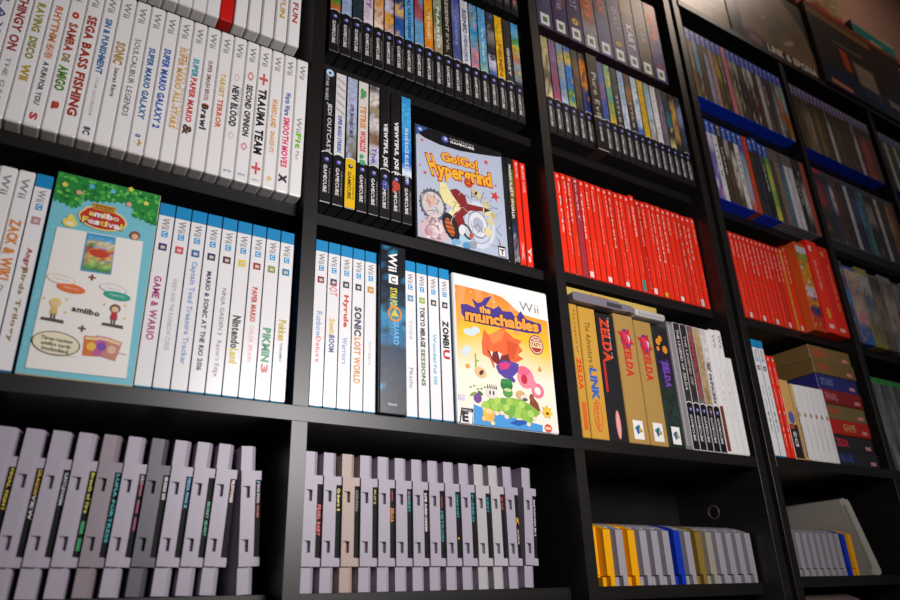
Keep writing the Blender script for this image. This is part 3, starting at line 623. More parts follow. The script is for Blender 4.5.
for k in range(4): b.disc(p[0]+4*(k % 2)-2, p[1]-3*(k//2), 2.8, 2.2, Y[4], ink('d8d0e0'), 10)
# rating box and maker's oval
p = [(417.6,183.7), (434.7,183.6), (436.5,202.6), (420.5,202.6)]
b.poly(p, Y[4], ink('2a2628')); q = [(p[0][0]+1, p[0][1]+1.4), (p[1][0]-1, p[1][1]+1.4), (p[2][0]-1, p[2][1]-4.5), (p[3][0]+1, p[3][1]-4.5)]
b.poly(q, Y[5], PW); b.text('E', (q[0][0]+2.5, q[0][1]+1.6), (8.5, -.4), (0, 11.5), Y[6], ink('2a2628'), .06); b.text('EVERYONE', (q[3][0]+.3, q[3][1]+1), (12, -.4), (0, 2), Y[6], ink('e8e4e0'), .02)
b.poly([(535.1,195.0), (550.4,195.2), (551.3,183.2), (533.9,184.0)], Y[3], PW)
p = (542.9,190.3); b.disc(p[0], p[1], 6, 5, Y[4], ink('e04838')); b.rect(p[0]-4.5, p[0]+4.5, p[1]-2, p[1]+2, Y[5], ink('f0a040')); b.text('BANDAI', (p[0]-4, p[1]-1.4), (8, 0), (0, 2.8), Y[6], ink('f4f0e8'), .03)
b.build('cover_insert', mu)

# ------------------------------------------------------------------ middle column, second row
g = 'black disc cases at the left of the middle column second row'
RG = [(['1a1a1e', '202024', '1c1c20'], [('STAR WARS', 'c8c4c4', .06, .25, .3, .02, -.2), ('JEDI OUTCAST', 'd8d4d4', .27, .64, .5, .02, .05), ('o', 'b8d8f0', .0, .06, .8, .2)], 'grey outlined title and pale blue top', {}),
      (['dcd8d8'], [('SUPER MARIO STRIKERS', '3a6ab0', .34, .62, .4, .05)]+[('/', 'b0acac', a, a+.05, .8) for a in (.04, .1, .16, .22, .28)], 'pale striped insert and blue title', {}),
      (['6a6458', '8a8880', 'a8b0c8', 'b0b8d4', 'b0b8d4', 'a8b4d0'], [('SUPER SMASH BROS. MELEE', '38344c', .22, .48, .34, .03)], 'yellow foot band', dict(band='e8bc20', bandtxt='3a3010', jit=.12)),
      (['d8d4cc'], [('&', '4a9a58', .06, .16, .6, .1), ('TETRIS', 'd88a38', .2, .38, .6, .09), ('WORLDS', 'd04858', .40, .56, .6, .09), ('a8', '4aa070', .58, .66, .6, .1)], 'multicoloured title on cream', {}),
      (['a0a8c0', 'c8c4d8', '8a6a58', 'd0c8c8', '9a8a70', 'd8d0c8', '6a6058'], [('The', '584a90', .5, .62, .5), ], 'collage of small pictures', {}),
      (['1c1a1e', '201c20', '1c1a1e'], [('VIEWTIFUL JOE', 'e8e4e4', .28, .62, .55, .07), ('o', '4858a0', .72, .79, .7, .16)], 'bold white title and blue dot', {}),
      (['1a181c', '1e1c20', '1a181c'], [('VIEWTIFUL JOE 2', 'e8e4e4', .24, .66, .55, .07), ('&', 'c04838', .70, .80, .8, .1)], 'bold white title and red emblem', {}),
      (['d8e4f0', '1c68b8', '2a8ad0', '48a0dc', '48a8e0', '3898d8'], [('WAVE RACE BLUE STORM', 'cfe4f4', .26, .68, .4, .03)], 'bright blue insert', dict(jit=.12))]
for k, (cols, t, look, kw) in enumerate(RG):
    cube_case(242.6+15*k, A2, cols, t, 'black game case with %s, left of face-out skating case' % look, g, 14.9, 189, .5, seam='d8d4d4', **kw)
# the case turned face out with the grey-blue cover
HY = 22.
hy = place('game_case', 'black-edged game case turned face out with orange jagged title on grey cover', 'game case', 379, 142, HY, 15, A2, None)
b = MB(); b.rbox(-71, 71, -7.5, 7.5, 0, 172.5, mat('3a3a40', .2), 2, 2); b.build('case_shell', hy)
b = MB(450, HY+7.5, A2); b.clip = (381, 519, A2+1.5, A2+171); Y = [HY-.14-.06*k for k in range(13)]
b.rect(381, 519, A2+1.5, A2+171, Y[0], ink('b9c3d6'))
b.poly([(378.2,589.4), (512.9,592.5), (512.8,580.6), (482.7,574.7), (449.5,569.2), (417.7,568.0), (394.6,571.2), (378.0,576.5)], Y[1], ink('1c1a1e'))
b.poly([(511.1,592.6), (526.9,593.2), (526.0,582.5), (510.2,580.1)], Y[1], ink('1c1a1e'))
b.poly([(379.7,588.4), (399.6,588.4), (380.9,571.9)], Y[2], ink('3a5a9a')); b.disc(*(387.2,583.0), 3, 2.5, Y[3], ink('c8d0e0'), 10)
p = (425.9,579.9); b.disc(p[0], p[1], 5.4, 5.4, Y[2], ink('4a5aa8')); b.disc(p[0]+1, p[1]+1, 2.6, 2.6, Y[3], ink('c8d0ea'))
A_, B_ = (433.8,576.9), (472.9,578.0)
b.text('GAMECUBE', A_, (B_[0]-A_[0], B_[1]-A_[1]), (0, 4), Y[3], ink('f0ecec'), .04); b.text('NINTENDO', (A_[0], A_[1]+5.2), (B_[0]-A_[0], B_[1]-A_[1]), (0, 3), Y[3], ink('b8b4b4'))
def span(a, e): return (e[0]-a[0], e[1]-a[1])
def hy2(t, o, A, cap):
    b.chars(t, o, A, cap, Y[7], ink('c8481c'), .095); b.chars(t, o, A, cap, Y[8], ink('f4b838'), .035)
hy2('H', (403.8,517.6), span((403.8,517.6), (413.0,519.0)), (-9, 29))
hy2('ypergrind', (413.7,518.9), span((413.7,518.9), (498.8,526.6)), (-2, 21.5))
hy2('Go!Go!', (420.0,544.0), span((420.0,544.0), (476.9,547.6)), (-1, 13.5))
for p, r in (((389.9,566.3), 3), ((393.3,516.6), 3.6), ((492.1,564.5), 4.6), ((503.6,512.8), 9), ((505.7,530.4), 2.6), ((506.5,440.0), 2.4), ((386.1,525.8), 2)):
    b.star(p[0], p[1], r, Y[2], ink('d04038'), 5, .42, .3)
# wheel and gear collage: rings, cogs, tyre and a bent red pipe
p = (404.0,470.9); b.ring(p[0], p[1], 19, 23, Y[1], ink('6a6a74'), 30, .85); b.disc(p[0], p[1], 15, 19, Y[1]-.02, ink('d8ccc8'))
for k in range(22):
    a = 2*math.pi*k/22; b.rect(p[0]+19.5*math.cos(a)-1, p[0]+19.5*math.cos(a)+1, p[1]+23.5*math.sin(a)-1.2, p[1]+23.5*math.sin(a)+1.2, Y[2], ink('3a3a40'))
b.disc(p[0]-4, p[1]+5, 8, 9, Y[2], ink('e0b8a4')); b.disc(p[0]+3, p[1]-6, 6, 5, Y[2]-.01, ink('c8c8cc'))
p = (405.9,433.6); b.disc(p[0]-2, p[1], 20, 20, Y[1], ink('d8b8c0')); b.disc(p[0]+4, p[1]+5, 8, 8, Y[2], ink('e8d8d4')); b.disc(p[0]-10, p[1]-4, 6, 6, Y[2], ink('c89aa4')); b.ring(p[0]-3, p[1]-2, 9, 11, Y[3], ink('a88a90'))
for k in range(26):
    b.disc(random.uniform(386, 415), random.uniform(422, 487), random.uniform(1, 3), random.uniform(1, 3), Y[3]-.002*k, ink(random.choice(['c8a8a8', 'a8a0a8', 'e8dcd8', '9a8088', 'd8c0c8'])), 9)
p = (472.5,459.9)
for r0_, c in ((44, 'd4dbe6'), (36, 'aab4c4'), (33, 'ccd4e0'), (26, '98a2b4'), (23, 'e0e4ea'), (14, 'b0b8c8')): b.disc(p[0], max(p[1], 421+r0_*.8), r0_*.62, r0_*.8, Y[1]-.001*(50-r0_), ink(c), 30)
b.poly([(415.7,509.1), (424.9,508.8), (433.5,493.0), (447.4,490.9), (448.4,480.5), (432.7,474.6), (420.7,478.7), (413.7,493.2)], Y[3], ink('ece0a0'))
b.poly([(430.7,501.3), (440.2,505.7), (454.1,499.0), (456.6,487.5), (483.9,489.1), (485.1,483.2), (460.8,478.0), (449.3,465.7), (453.1,450.3), (461.9,439.2), (455.4,434.7), (440.8,450.0), (432.0,458.0), (432.5,470.0), (445.3,481.2), (436.5,490.8)], Y[4], ink('8a2c2c'))
b.poly([(483.9,489.1), (495.2,487.6), (483.4,481.2)], Y[5], ink('3a3438'))
b.poly([(424.4,455.9), (427.9,468.7), (439.0,477.9), (448.4,479.0), (435.4,466.4), (428.8,452.7)], Y[5], ink('ece4b8'))
p = (430.0,445.7); b.disc(p[0], p[1], 11.5, 20, Y[5]-.01, ink('2c2a2e'), 26, .35); b.disc(p[0]-2, p[1]-1, 6, 13, Y[6], ink('d06a34'), 22, .35)
for k in range(4): b.rect(p[0]-9, p[0]+5, p[1]+7-6*k, p[1]+8.4-6*k, Y[7], ink('2c2a2e'))
p = (454.4,444.7); b.disc(p[0], p[1], 7, 12, Y[5], ink('4a4a54'), 20, .4); b.disc(p[0], p[1], 4, 8, Y[6], ink('c8ccd4'), 20, .4)
b.disc(*(446.7,445.7), 5, 8, Y[6]-.01, ink('e4e4ea'), 14, -.3); b.disc(*(460.4,440.3), 3, 4, Y[6]-.02, ink('c05a3a'), 12)
for p, r in (((488.4,484.1), 7), ((492.4,469.8), 6), ((488.0,453.4), 7), ((487.5,494.8), 6), ((498.0,480.6), 5), ((475.2,505.3), 6), ((469.0,509.7), 5)): b.disc(p[0], p[1], r, r, Y[4]-.003*r, ink(['d8cc9a', 'e4d8a8', 'c8b888'][r % 3]), 14)
for p, c in (((436.6,424.2), '7ab0d8'), ((447.6,431.2), 'a8d0e8'), ((453.3,423.9), '5a98c8'), ((440.8,416.6), 'c8e0ec'), ((462.8,427.7), '98a0ac')): b.disc(p[0], p[1], 6, 5.5, Y[5], ink(c), 14)
p = (466.8,417.1); b.text('ATLUS', (p[0]-6, p[1]-3), (22, 0), (0, 4.6), Y[5], ink('4a70b0'), .05)
p = [(498.4,418.7), (509.8,419.2), (511.7,433.8), (499.5,433.1)]
p = [(503, 421), (515, 421), (515, 437), (503, 437)]
b.poly(p, Y[4], ink('2a2628')); b.rect(504, 514, 422, 434, Y[5], ink('f2f0ee')); b.text('T', (505.5, 423.5), (7, 0), (0, 8.5), Y[6], ink('2a2628'), .06)
for k in range(60):      # loose ink lines of the drawing
    cx, cz, an, ln = random.uniform(392, 508), random.uniform(430, 505), random.uniform(0, 3.1), random.uniform(3, 10)
    dx, dz = math.cos(an), math.sin(an); w0 = random.uniform(.25, .6); bx_, bz_ = random.uniform(-2, 2), random.uniform(-2, 2)
    if cx > 498 and cz < 440: continue
    P1 = [(cx-ln*dx, cz-ln*dz), (cx+bx_, cz+bz_), (cx+ln*dx, cz+ln*dz)]
    b.poly(P1+[(q[0]-dz*w0, q[1]+dx*w0) for q in reversed(P1)], Y[9], ink(random.choice(['4a444c', '6a6470', '5a3a38', '8a8490', 'e8e4e4'])))
b.build('cover_insert', hy)
# the four thin cases right of it
cube_case(522, A2, ['202226', '2a2c30', '202226'], [], 'plain black game case, close right of face-out skating case', 'mixed cases right of the face-out case', 9, 169, 25, 105, band='202226', bandtxt='404248', shellm=mat('2a2c30', .2))
t = place('game_case', 'dark game case with white lettering and colourful edge, before two red cases', 'game case', 531.4, 10, 25, 105, A2, 'mixed cases right of the face-out case')
put('case_shell', shell(10, 105, 170, mat('26282c', .2), 1.2), t)
b = MB(); b.art(-4.2, 4.2, 3, 161, ['b8b0b4', '7a6a74', '2c4058', '283038', '6a5a20', 'b08a28', '607028', '2c3028'], -52.65, .3); b.down('MARIO KART WORLD', -1, 70, 158, 4.4, -52.8, ink('e8e8e0'), .04); b.build('spine_insert', t)
red_case(542, A2, 'red game case whose title runs on its upper half, middle column', 'mixed cases right of the face-out case', [('GAME', 'f8d0c8', .02, .18, .3), ('x', 'f0c0b8', .78, .96, .4)], 10.6, 170, 25)
red_case(553.4, A2, 'outermost red game case right of face-out skating case', 'mixed cases right of the face-out case', [('SUPER CASE', 'f8d0c8', .05, .3, .36), ('Yo', 'f8e0d8', .82, .96, .6, .05)], 11, 169, 25)

# ------------------------------------------------------------------ middle column, third row: twenty black cases
g = 'black disc cases on the third row of the middle column'
G0 = [(['3878b0', '40a8c8', '3a9a40', '58b848', '3a8a38', 'c86830'][::-1], [], 'leafy green insert'),
      (['a8b0d0', '98a8cc', '6a98c0', 'a0c0d4', '88b0c8'], [('SKY', '384858', .0, .25, .4)], 'hazy pale blue insert'),
      (['24343c', '283c44', '2a4048', '243438'], [('X2', 'c8d0d0', .3, .45, .5)], 'dark teal insert'),
      (['d8cad4', 'd4c8d0', 'd8ccd8'], [('PARTY', '8a5a98', .2, .5, .6, .06)], 'lilac-white insert and purple title'),
      (['e0cdb8', 'e0c8a8', 'd89a58', 'e8d8c8', 'c84830', 'c03828'], [], 'cream lower half under red'),
      (['d8a8a0', 'e0a040', 'c8c8e0', 'b03838', 'a83030', '8a8078'], [], 'crimson and lavender insert'),
      (['2a5aa8', '2858a0', 'd8b070', '2c3c60', 'd8b478', '1c3058'], [], 'sand and navy insert'),
      (['58a0d8', '60a8dc', '68b0e0', '70b0dc'], [('ANIMAL CROSSING', '284878', .1, .62, .4, .05)], 'light blue insert and dark title'),
      (['6aa0c8', '68a0cc', 'a05058', 'a83840', 'a03038'], [], 'red above slate blue'),
      (['e08020', 'e88c28', 'e8a030', 'e09028', 'e8a030'], [('METROID', 'f4e0a8', .3, .55, .4, .03)], 'solid orange insert'),
      (['a09070', 'c0b8a0', '6a7858', '98a888', '586848'], [('MARIO', 'e0e0d0', .2, .6, .4, .04)], 'mossy green insert'),
      (['28241f', '2c2820', '302a24'], [('RESIDENT', 'c8c0b0', .06, .4, .4, .03), ('EVIL', 'a8a090', .42, .6, .36, .03)], 'near-black insert and pale title'),
      (['4a5a88', '48588c', '5868a8', '6a78b0', '4a50a0'], [('SPHERE', '98a0d0', .2, .5, .3)], 'violet-blue insert'),
      (['d8d8e0', 'dcdce4', 'd8dce4'], [('SONIC', '3a4a68', .1, .34, .5, .04), ('HEROES', '5a6a88', .36, .62, .4, .03)], 'white insert and slate title'),
      (['c07888', 'c88890', '68a0c0', '3a90c0', '88a8b8', '3898c8'], [], 'rose foot under sea blue'),
      (['88b8a8', '68a8c8', '58a0d0', '60a8d4', '58a0d0'], [('WIND', 'd0e4f0', .2, .55, .3)], 'clear sky blue insert'),
      (['4a6aa8', 'c8c8d8', '3a3438', '8a8078', '3c3838', '403c3c'], [('oo', '3a2830', .4, .5, .6, .2)], 'charcoal and white insert'),
      (['e8b418', 'ecbc20', 'e8b820', 'e8b418'], [('PIKMIN', 'a86a20', .3, .62, .5, .04)], 'bright yellow insert'),
      (['3a3634', '34302e', '3a3634'], [('GHOST', 'd8d4d0', .3, .58, .36, .05)], 'dark brown insert and white title'),
      (['2c3848', '8a9098', '98a0a8', 'd88030', 'c8c030', '58a048', '60b0e0', '4090d0'], [], 'rainbow patch below blue')]
for k, (cols, t, look) in enumerate(G0):
    cube_case(246+15.4*k, B3, cols, t, 'black-footed game case with %s, third row of middle column' % look, g, 15.3, 189, .5, seam='c8c4c8' if k % 3 != 1 else None)
g = 'dark cases cut off at the top of the middle column'
for k in range(7):
    X = 441+15.2*k
    cube_case(X+12, B4, ['241f1f', '2a2626', '1e1c1e'], [('GAME', 'd8887a' if k == 6 else '8a8684', .55, .9, .4)], 'dark game case at cut-off top of middle column, %s from its left end' % ORD[k+1], g, 15, 189, .5, bandtxt='6a6664')

# ------------------------------------------------------------------ right-hand column of the near bookcase
def deeper(c, f=.66):      # a fuller, darker ink of the same hue
    v = [int(c[i:i+2], 16) for i in (0, 2, 4)]; m = sum(v)/3
    return ''.join('%02x' % max(0, min(255, int((m+(q-m)*1.35)*f))) for q in v)
def big_box(X, w, Z, h, cols, titles, label, group, yf=.5, d=120., badge=True, base='2a1c22'):
    t = carton('game_box', label, 'game box', X, X+w-.6, yf, d, Z, h, mat(base, .3), group)
    b = MB(); y = -d/2-.12
    b.art(-w/2+1, w/2-1.6, 1, h-1, [deeper(c) for c in cols], y, .28, 4, 3)
    if badge:
        s = w*.27; b.rect(-s-.6, s-.6, 6, 6+2.7*s, y-.12, ink('e8e4e4')); b.rect(-s*.5-.6, s*.5-.6, 6+s*.7, 6+s*1.9, y-.24, ink('3a7a48')); b.star(-.6, 6+s*1.3, s*.3, y-.3, ink('a84838'), 4, .5)
    title_block(b, titles, y-.24, h, w)
    b.build('printed_side', t); return t
g = 'cartons on the fourth row of the third column'
NB = [(['6a6488', '8a84a0', '585078'], [], 'lavender printed side'),
      (['4a3a6a', '55447a', '5a4a7c', '4a3a68', 'd88830'], [('STAR', 'a8a0c8', .55, .7, .4)], 'violet side and orange top'),
      (['4c3c6c', '503f70', '584878'], [('PILOT', 'b8b0d0', .35, .6, .5), ('o', 'd8a838', .72, .8, .5, .1)], 'violet side and gold crescent'),
      (['d8d4d8', 'c8c4d0', 'c88060', 'd8703a', '98a878', '98a888'], [('TOYS', 'e86a30', .2, .62, .5, .08)], 'white and orange lettered side'),
      (['5a68a8', '5a6498', '68506a', '6a5878'], [('MIX', 'c8503c', .2, .5, .45, .06)], 'slate side and red lettering'),
      (['4a3c68', '4e4072', '5a4c78'], [('QUEST', '9a94b8', .3, .6, .4), ('o', 'd0a030', .74, .8, .5, .1)], 'dull purple side and dotted emblem'),
      (['4c3c6c', '8a84a8', '5a4a78', '6a5840', 'c89830', 'c8962c'], [('KART', 'd8d0e0', .45, .75, .5, .04)], 'purple side under mustard'),
      (['58422c', '60482e', '6a5238', '5a4630'], [('WAR', 'a89c90', .3, .6, .4)], 'brown printed side'),
      (['3c3488', '40388c', '6a64a8', 'c83c20', 'd84420'], [('64', 'e04a28', .12, .5, .6, .1)], 'blue-violet side and vermilion top')]
for k, (cols, t, look) in enumerate(NB):
    big_box(597.5+33.4*k, 33.4, C4, 188, cols, t, 'retro game carton with %s, topmost row of third column' % look, g)
g = 'black disc cases on the third row of the third column'
G2 = [(['d8c8a0', '6a5a4a', 'c8b888', 'b8a878'], 'beige lettered insert'), (['a84868', '98486a', '8a5878', '8a6a90', '7a6a88'], 'dusky rose insert'),
      (['b0c0dc', '6a8cc0', '8aa0b0', 'b0a870', '6a94b8'], 'silvery blue insert'), (['a0c040', '3a8a48', '2a70c0', '2878c8', 'e0b840', '3868b0'], 'meadow green under blue'),
      (['3a3430', '504030', '6a5030', '382c28'], 'sooty brown insert'), (['2c3a78', '303c70', 'd88828', 'd88020', '403040'], 'orange blocks over navy'),
      None,
      (['3858a0', '4058a8', '8a6090', '5868b0', '48588c'], 'blue and mauve insert'), (['d8b838', '90a048', '58a8a0', 'b0c060', '70a070'], 'lime insert'),
      (['3a3a38', '44443f', '303030'], 'grey-black insert'), (['c8ccd8', 'd8dce8', 'a8c0d8', '90b0d0'], 'icy white insert'),
      (['382c24', '4a3c2c', '9a6838', '443428'], 'dark umber insert'), (['4a70b8', 'd0dce8', 'd8e4ec', 'c0d4e0'], 'cloud white over blue'),
      (['e0b828', 'e0b020', 'd8a820', 'e0b828'], 'golden yellow insert'), (['b0a090', 'c8d4dc', 'a8c4d0', '80b0b8'], 'pale aqua insert'),
      (['e0dcd8', 'e4e0dc', 'dcd4d0'], 'plain whitish insert'), (['706870', '887888', '605860'], 'greyish mauve insert'),
      (['d0c080', '3a4838', '387080', '2c4048', '403828'], 'teal and moss insert'), (['3a3430', 'b08a50', 'd0a048', '2c2420'], 'gold on black insert'),
      (['303848', '404860', '8a90b0', '282c38'], 'midnight insert, at the column end')]
X = 597.4
for k, e in enumerate(G2):
    if e is None:
        t = big_box(X, 24, C3, 192, ['2a2422', '2c2624', '3a302a', '4a3c32', '4c4036', '44382e'], [('Pure Evil', 'd8d0c4', .2, .66, .45, .0)], 'thick dark brown box set with white serif lettering, among black cases', g, -3, 135, False, '2e2622')
        b = MB()
        y = -67.8; b.disc(-.3, 52, 3.4, 3.4, y, ink('5a58a8')); b.down('GAMECUBE', -.6, 18, 46, 5, y, ink('d8d4d0'), .03)
        b.rect(-11, 10.6, 62, 63.6, y, ink('d8d4cc')); b.rect(-11.6, 11, .6, 1.8, y, ink('c8c4bc')); b.build('foot_print', t)
        X += 24.2
    else:
        cube_case(X, C3, e[0], [('TITLE', 'd8d4d0', .3, .6, .3)] if k in (9, 11) else [], 'black-footed game case with %s, third row of third column' % e[1], g, 15.4, 189, .5, seam='c8c4c8' if k % 2 else None); X += 15.55
# red row
g = 'slim red cases on the second row of the third column'
random.seed(21)
WORDS = ['ARMS', 'SPLATOON', 'ODYSSEY', 'KART', 'TENNIS', 'PARTY', 'BAYONETTA', 'XENOBLADE', 'LUIGI', 'POKEN', 'RABBIDS', 'SKYRIM', 'STARDEW', 'SNIPPER', 'FIRE EMBLEM', 'TETRIS', 'CUPHEAD', 'OKAMI', 'DOOM', 'CELESTE', 'KIRBY', 'YOSHI', 'ULTRA', 'PUYO', 'TRIALS', 'LABO']
for k in range(26):
    a = random.choice([.08, .1, .12]); e = random.choice([.3, .45, .5, .62]); 
    t = [(WORDS[k], random.choice(['ffc0b0', 'f8a898', 'ffd0c4']), a, e, random.choice([.2, .26, .32]), .03, random.choice([-.2, 0, .15]))]+([(WORDS[(k*7+3) % 26], 'ffa898', .62, random.choice([.8, .95]), .14, 0, .25)] if k % 3 else [])
    ft = {4: ('f8e0d8', 9), 7: ('f4e8e0', 8), 10: ('f0e4e0', 7), 13: ('2a9a80', 18), 15: ('f8e0d8', 9), 17: ('e0b030', 7), 20: ('f4e8e0', 7), 24: ('d8d0cc', 12)}.get(k)
    ti = {3: 'b03a48', 2: 'ee3a1c', 9: 'e8301c', 14: 'e02818', 22: 'ea3424'}.get(k, 'ff3620')
    o = red_case(618+11.85*k, C2, 'slim red game case, %s from left in red row of third column' % ORD[k+1], g, t, 11.8, 168+(5 if k == 13 else 0)+random.uniform(-1, 1), 25, 105, ti, ft)

# main shelf of the third column: old cartons, slim cases
g = 'cartons and cases on the main shelf of the third column'
def gold_side(X, w, h, base, build, label, d=110.):
    t = carton('game_box', label, 'game box', X, X+w-.8, 1, d, S_MAIN, h, mat(base, .3), g)
    b = MB(X+w/2-.4, 1+d/2, S_MAIN); build(b, X, X+w-.8, .8, S_MAIN, h); b.build('printed_side', t); return t
GOLD, GOLD2 = 'c99a3c', 'b08a48'
def f1(b, x0, x1, y, z, h):
    b.rect(x0+.8, x1-.8, z+1, z+h-1, y, ink('c9983e')); b.text('ZELDA', (x0+2.5, z+h*.58), (0, -h*.24), (8, 0), y-.12, ink('d8481c'), .06)
    b.text('The Legend of', (x0+4, z+h*.96), (0, -h*.34), (4.5, 0), y-.12, ink('6a4a1c')); b.rect(x0+4, x1-3, z+10, z+46, y-.12, ink('d8642c'))
gold_side(597.4, 14.4, 180, 'c9983e', f1, 'narrow golden game carton tucked against the divider, main shelf')
def f2(b, x0, x1, y, z, h):
    b.rect(x0+.8, x1-.8, z+1, z+h-1, y, ink('cc9c40')); b.text('The Adventure of', (x0+9, z+h*.88), (0, -h*.38), (9, 0), y-.12, ink('4a3418'))
    b.text('LINK', (x0+8, z+h*.52), (0, -h*.24), (13, 0), y-.12, ink('3a64b0'), .07)
    b.disc((x0+x1)/2, z+30, 7, 21, y-.12, ink('d85a28')); b.disc((x0+x1)/2, z+30, 5.6, 19.4, y-.24, ink('cc9c40')); b.text('Nintendo', (x0+11.5, z+47), (0, -34), (6, 0), y-.3, ink('d85a28'), .03)
gold_side(612.4, 30.5, 179, 'cc9c40', f2, 'golden game carton with large blue four-letter word on its side')
def f3(b, x0, x1, y, z, h):
    b.rect(x0+.8, x1-.8, z+1, z+h-1, y, ink('262528')); b.text('ZELDA', (x0+6, z+h*.96), (0, -h*.36), (16, 0), y-.12, ink('d8482c'), .06)
    b.text('The Legend of', (x0+20, z+h*.98), (0, -h*.34), (3, 0), y-.12, ink('d8d0c8')); b.rect(x0+3, x0+7, z+64, z+108, y-.12, ink('c03030'))
    b.disc((x0+x1)/2+1, z+22, 4.4, 19, y-.12, ink('d87878')); b.disc((x0+x1)/2+1, z+22, 3, 17, y-.2, ink('e8a8a4'))
gold_side(643.6, 32.4, 176, '262528', f3, 'black game carton with angular red lettering, between golden cartons')
def f4(b, x0, x1, y, z, h, low=0):
    b.rect(x0+.8, x1-.8, z+1, z+h-1, y, ink('b28d4e')); c = (x0+x1)/2
    b.disc(c, z+h*.80, 10, 15, y-.12, ink('6a3a78')); b.star(c, z+h*.81, 17, y-.2, ink('c8283c'), 4, .45, .5); b.poly([(c-7, z+h*.87), (c+3, z+h*.84), (c+7, z+h*.74), (c-1, z+h*.78)], y-.3, ink('d8405a')); b.poly([(c+3, z+h*.84), (c+8, z+h*.82), (c+6, z+h*.77)], y-.34, ink('d0d0e0'))
    b.text('ZELDA', (c-7, z+h*.76), (0, -h*.26), (14, 0), y-.36, ink('d03830'), .06)
    b.rect(c-9, c+9, z+6, z+31, y-.12, ink('f0eeec')); b.star(c, z+19, 7.5, y-.24, ink('3a9a58'), 4, .6, .3); b.rect(c-3, c+1, z+14, z+24, y-.3, ink('3858b0')); b.rect(c+1, c+4, z+15, z+21, y-.3, ink('d8a838'))
gold_side(677, 37.5, 181, 'b28d4e', f4, 'first of two matching golden cartons with red and purple emblem', 120)
gold_side(715.2, 34.6, 178, 'b28d4e', f4, 'second of two matching golden cartons, touching the dark green one', 120)
def f5(b, x0, x1, y, z, h):
    b.art(x0+.8, x1-.8, z+1, z+h-1, ['26302a', '2a3a30', '2c3c32', '28382e', '2c2840', '2c2438', '2a2428', '2c282c'], y, .15, 4, 2); c = (x0+x1)/2
    for dx, dz, r in ((-7, .86, 4.5), (-2, .89, 4), (5, .80, 5), (-9, .80, 3)): b.disc(c+dx, z+h*dz, r, r*1.2, y-.12, ink('e0902c'), 12)
    b.star(c, z+h*.66, 13, y-.14, ink('4a3a98'), 4, .4, .6); b.text('ZELDA', (c-5, z+h*.70), (0, -h*.22), (12, 0), y-.2, ink('7a4ab0'), .06)
    b.rect(c-8, c+8, z+5, z+29, y-.12, ink('f0eeec')); b.star(c, z+17, 7, y-.24, ink('3a9a58'), 4, .6, .3); b.rect(c-3, c+1, z+13, z+22, y-.3, ink('3858b0')); b.rect(c+1, c+4, z+14, z+20, y-.3, ink('d8a838'))
gold_side(750.4, 32, 176, '26302a', f5, 'dark green game carton with purple emblem beside golden ones', 120)
t = place('game_case', 'smoky clear empty-looking case between dark green carton and slim cases', 'game case', 783.4, 12.6, 1, 120, S_MAIN, g)
put('case_shell', shell(12.6, 120, 188, mat('7a7678', .15), 1.4), t); b = MB(); b.rect(-4.5, 4.5, 5, 183, -60.15, mat('8e898c', .2)); b.rect(-4.5, -3.2, 5, 183, -60.3, ink('c8c4c4')); b.build('sleeve', t)
SL = [(['3a3838', '34302f', '302c2c'], [('THE LEGEND OF ZELDA', 'd8d4d0', .06, .55, .4, .02)], 'dark insert and white title', 'd8d8dc'),
      (['3c3434', '382e2e', '342c2c'], [('THE LEGEND OF', 'c8b8b4', .1, .5, .36, .02)], 'brown-black insert and dim title', 'd8d8dc'),
      (['6a6464', '7a4a48', '743c3c', '8a6058'], [('ZELDA WIND', 'c04848', .1, .6, .4, .03)], 'greyed red title', 'd8d8dc'),
      (['b09468', 'b89c70', 'b49868', 'c8ac78'], [('ZELDA', '8a6a3a', .5, .8, .3)], 'gold-tan insert', 'd8d8dc'),
      (['d8d4d0', 'dcd8d4', 'd8d4d0'], [('TWILIGHT', '2c2a2c', .28, .36, .7, .1), ('PRINCESS', '3a3638', .38, .62, .45, .04)], 'white insert and black title', 'd8d8dc')]
for k, (cols, ti, look, sh) in enumerate(SL):
    cube_case(797+14.2*k, S_MAIN, cols, ti, 'slim game case with %s, right of smoky clear case' % look, g, 14.1, 189, 1, 130, shellm=mat('c4c4ca', .25), seam='e0dcdc', jit=.12)
t = place('game_case', 'slim white case with rust-brown lower part, left of plain white cases', 'game case', 868.2, 9, 1, 130, S_MAIN, g)
put('case_shell', shell(9, 130, 189, WHITE_SHELL, 1.2), t); b = MB(); b.rect(-3.6, 3.6, 4, 70, -65.15, ink('7a3a2c')); b.rect(-3.6, 3.6, 70, 186, -65.15, PAPER); b.build('spine_insert', t)
for k, (w, h) in enumerate(((13.5, 192), (13.2, 193), (13, 150))):
    white_case(877.6+13.8*k if k < 2 else 905.2, S_MAIN, [('Wii game', 'a8a4a6', .3, .7, .2)] if k < 2 else [], ['plain white game case, left of its white twin at third column end', 'plain white game case, second of the pair at third column end', 'short white case at the very end of third column main shelf'][k], g, w, h, 1, 130, logo=k < 2)

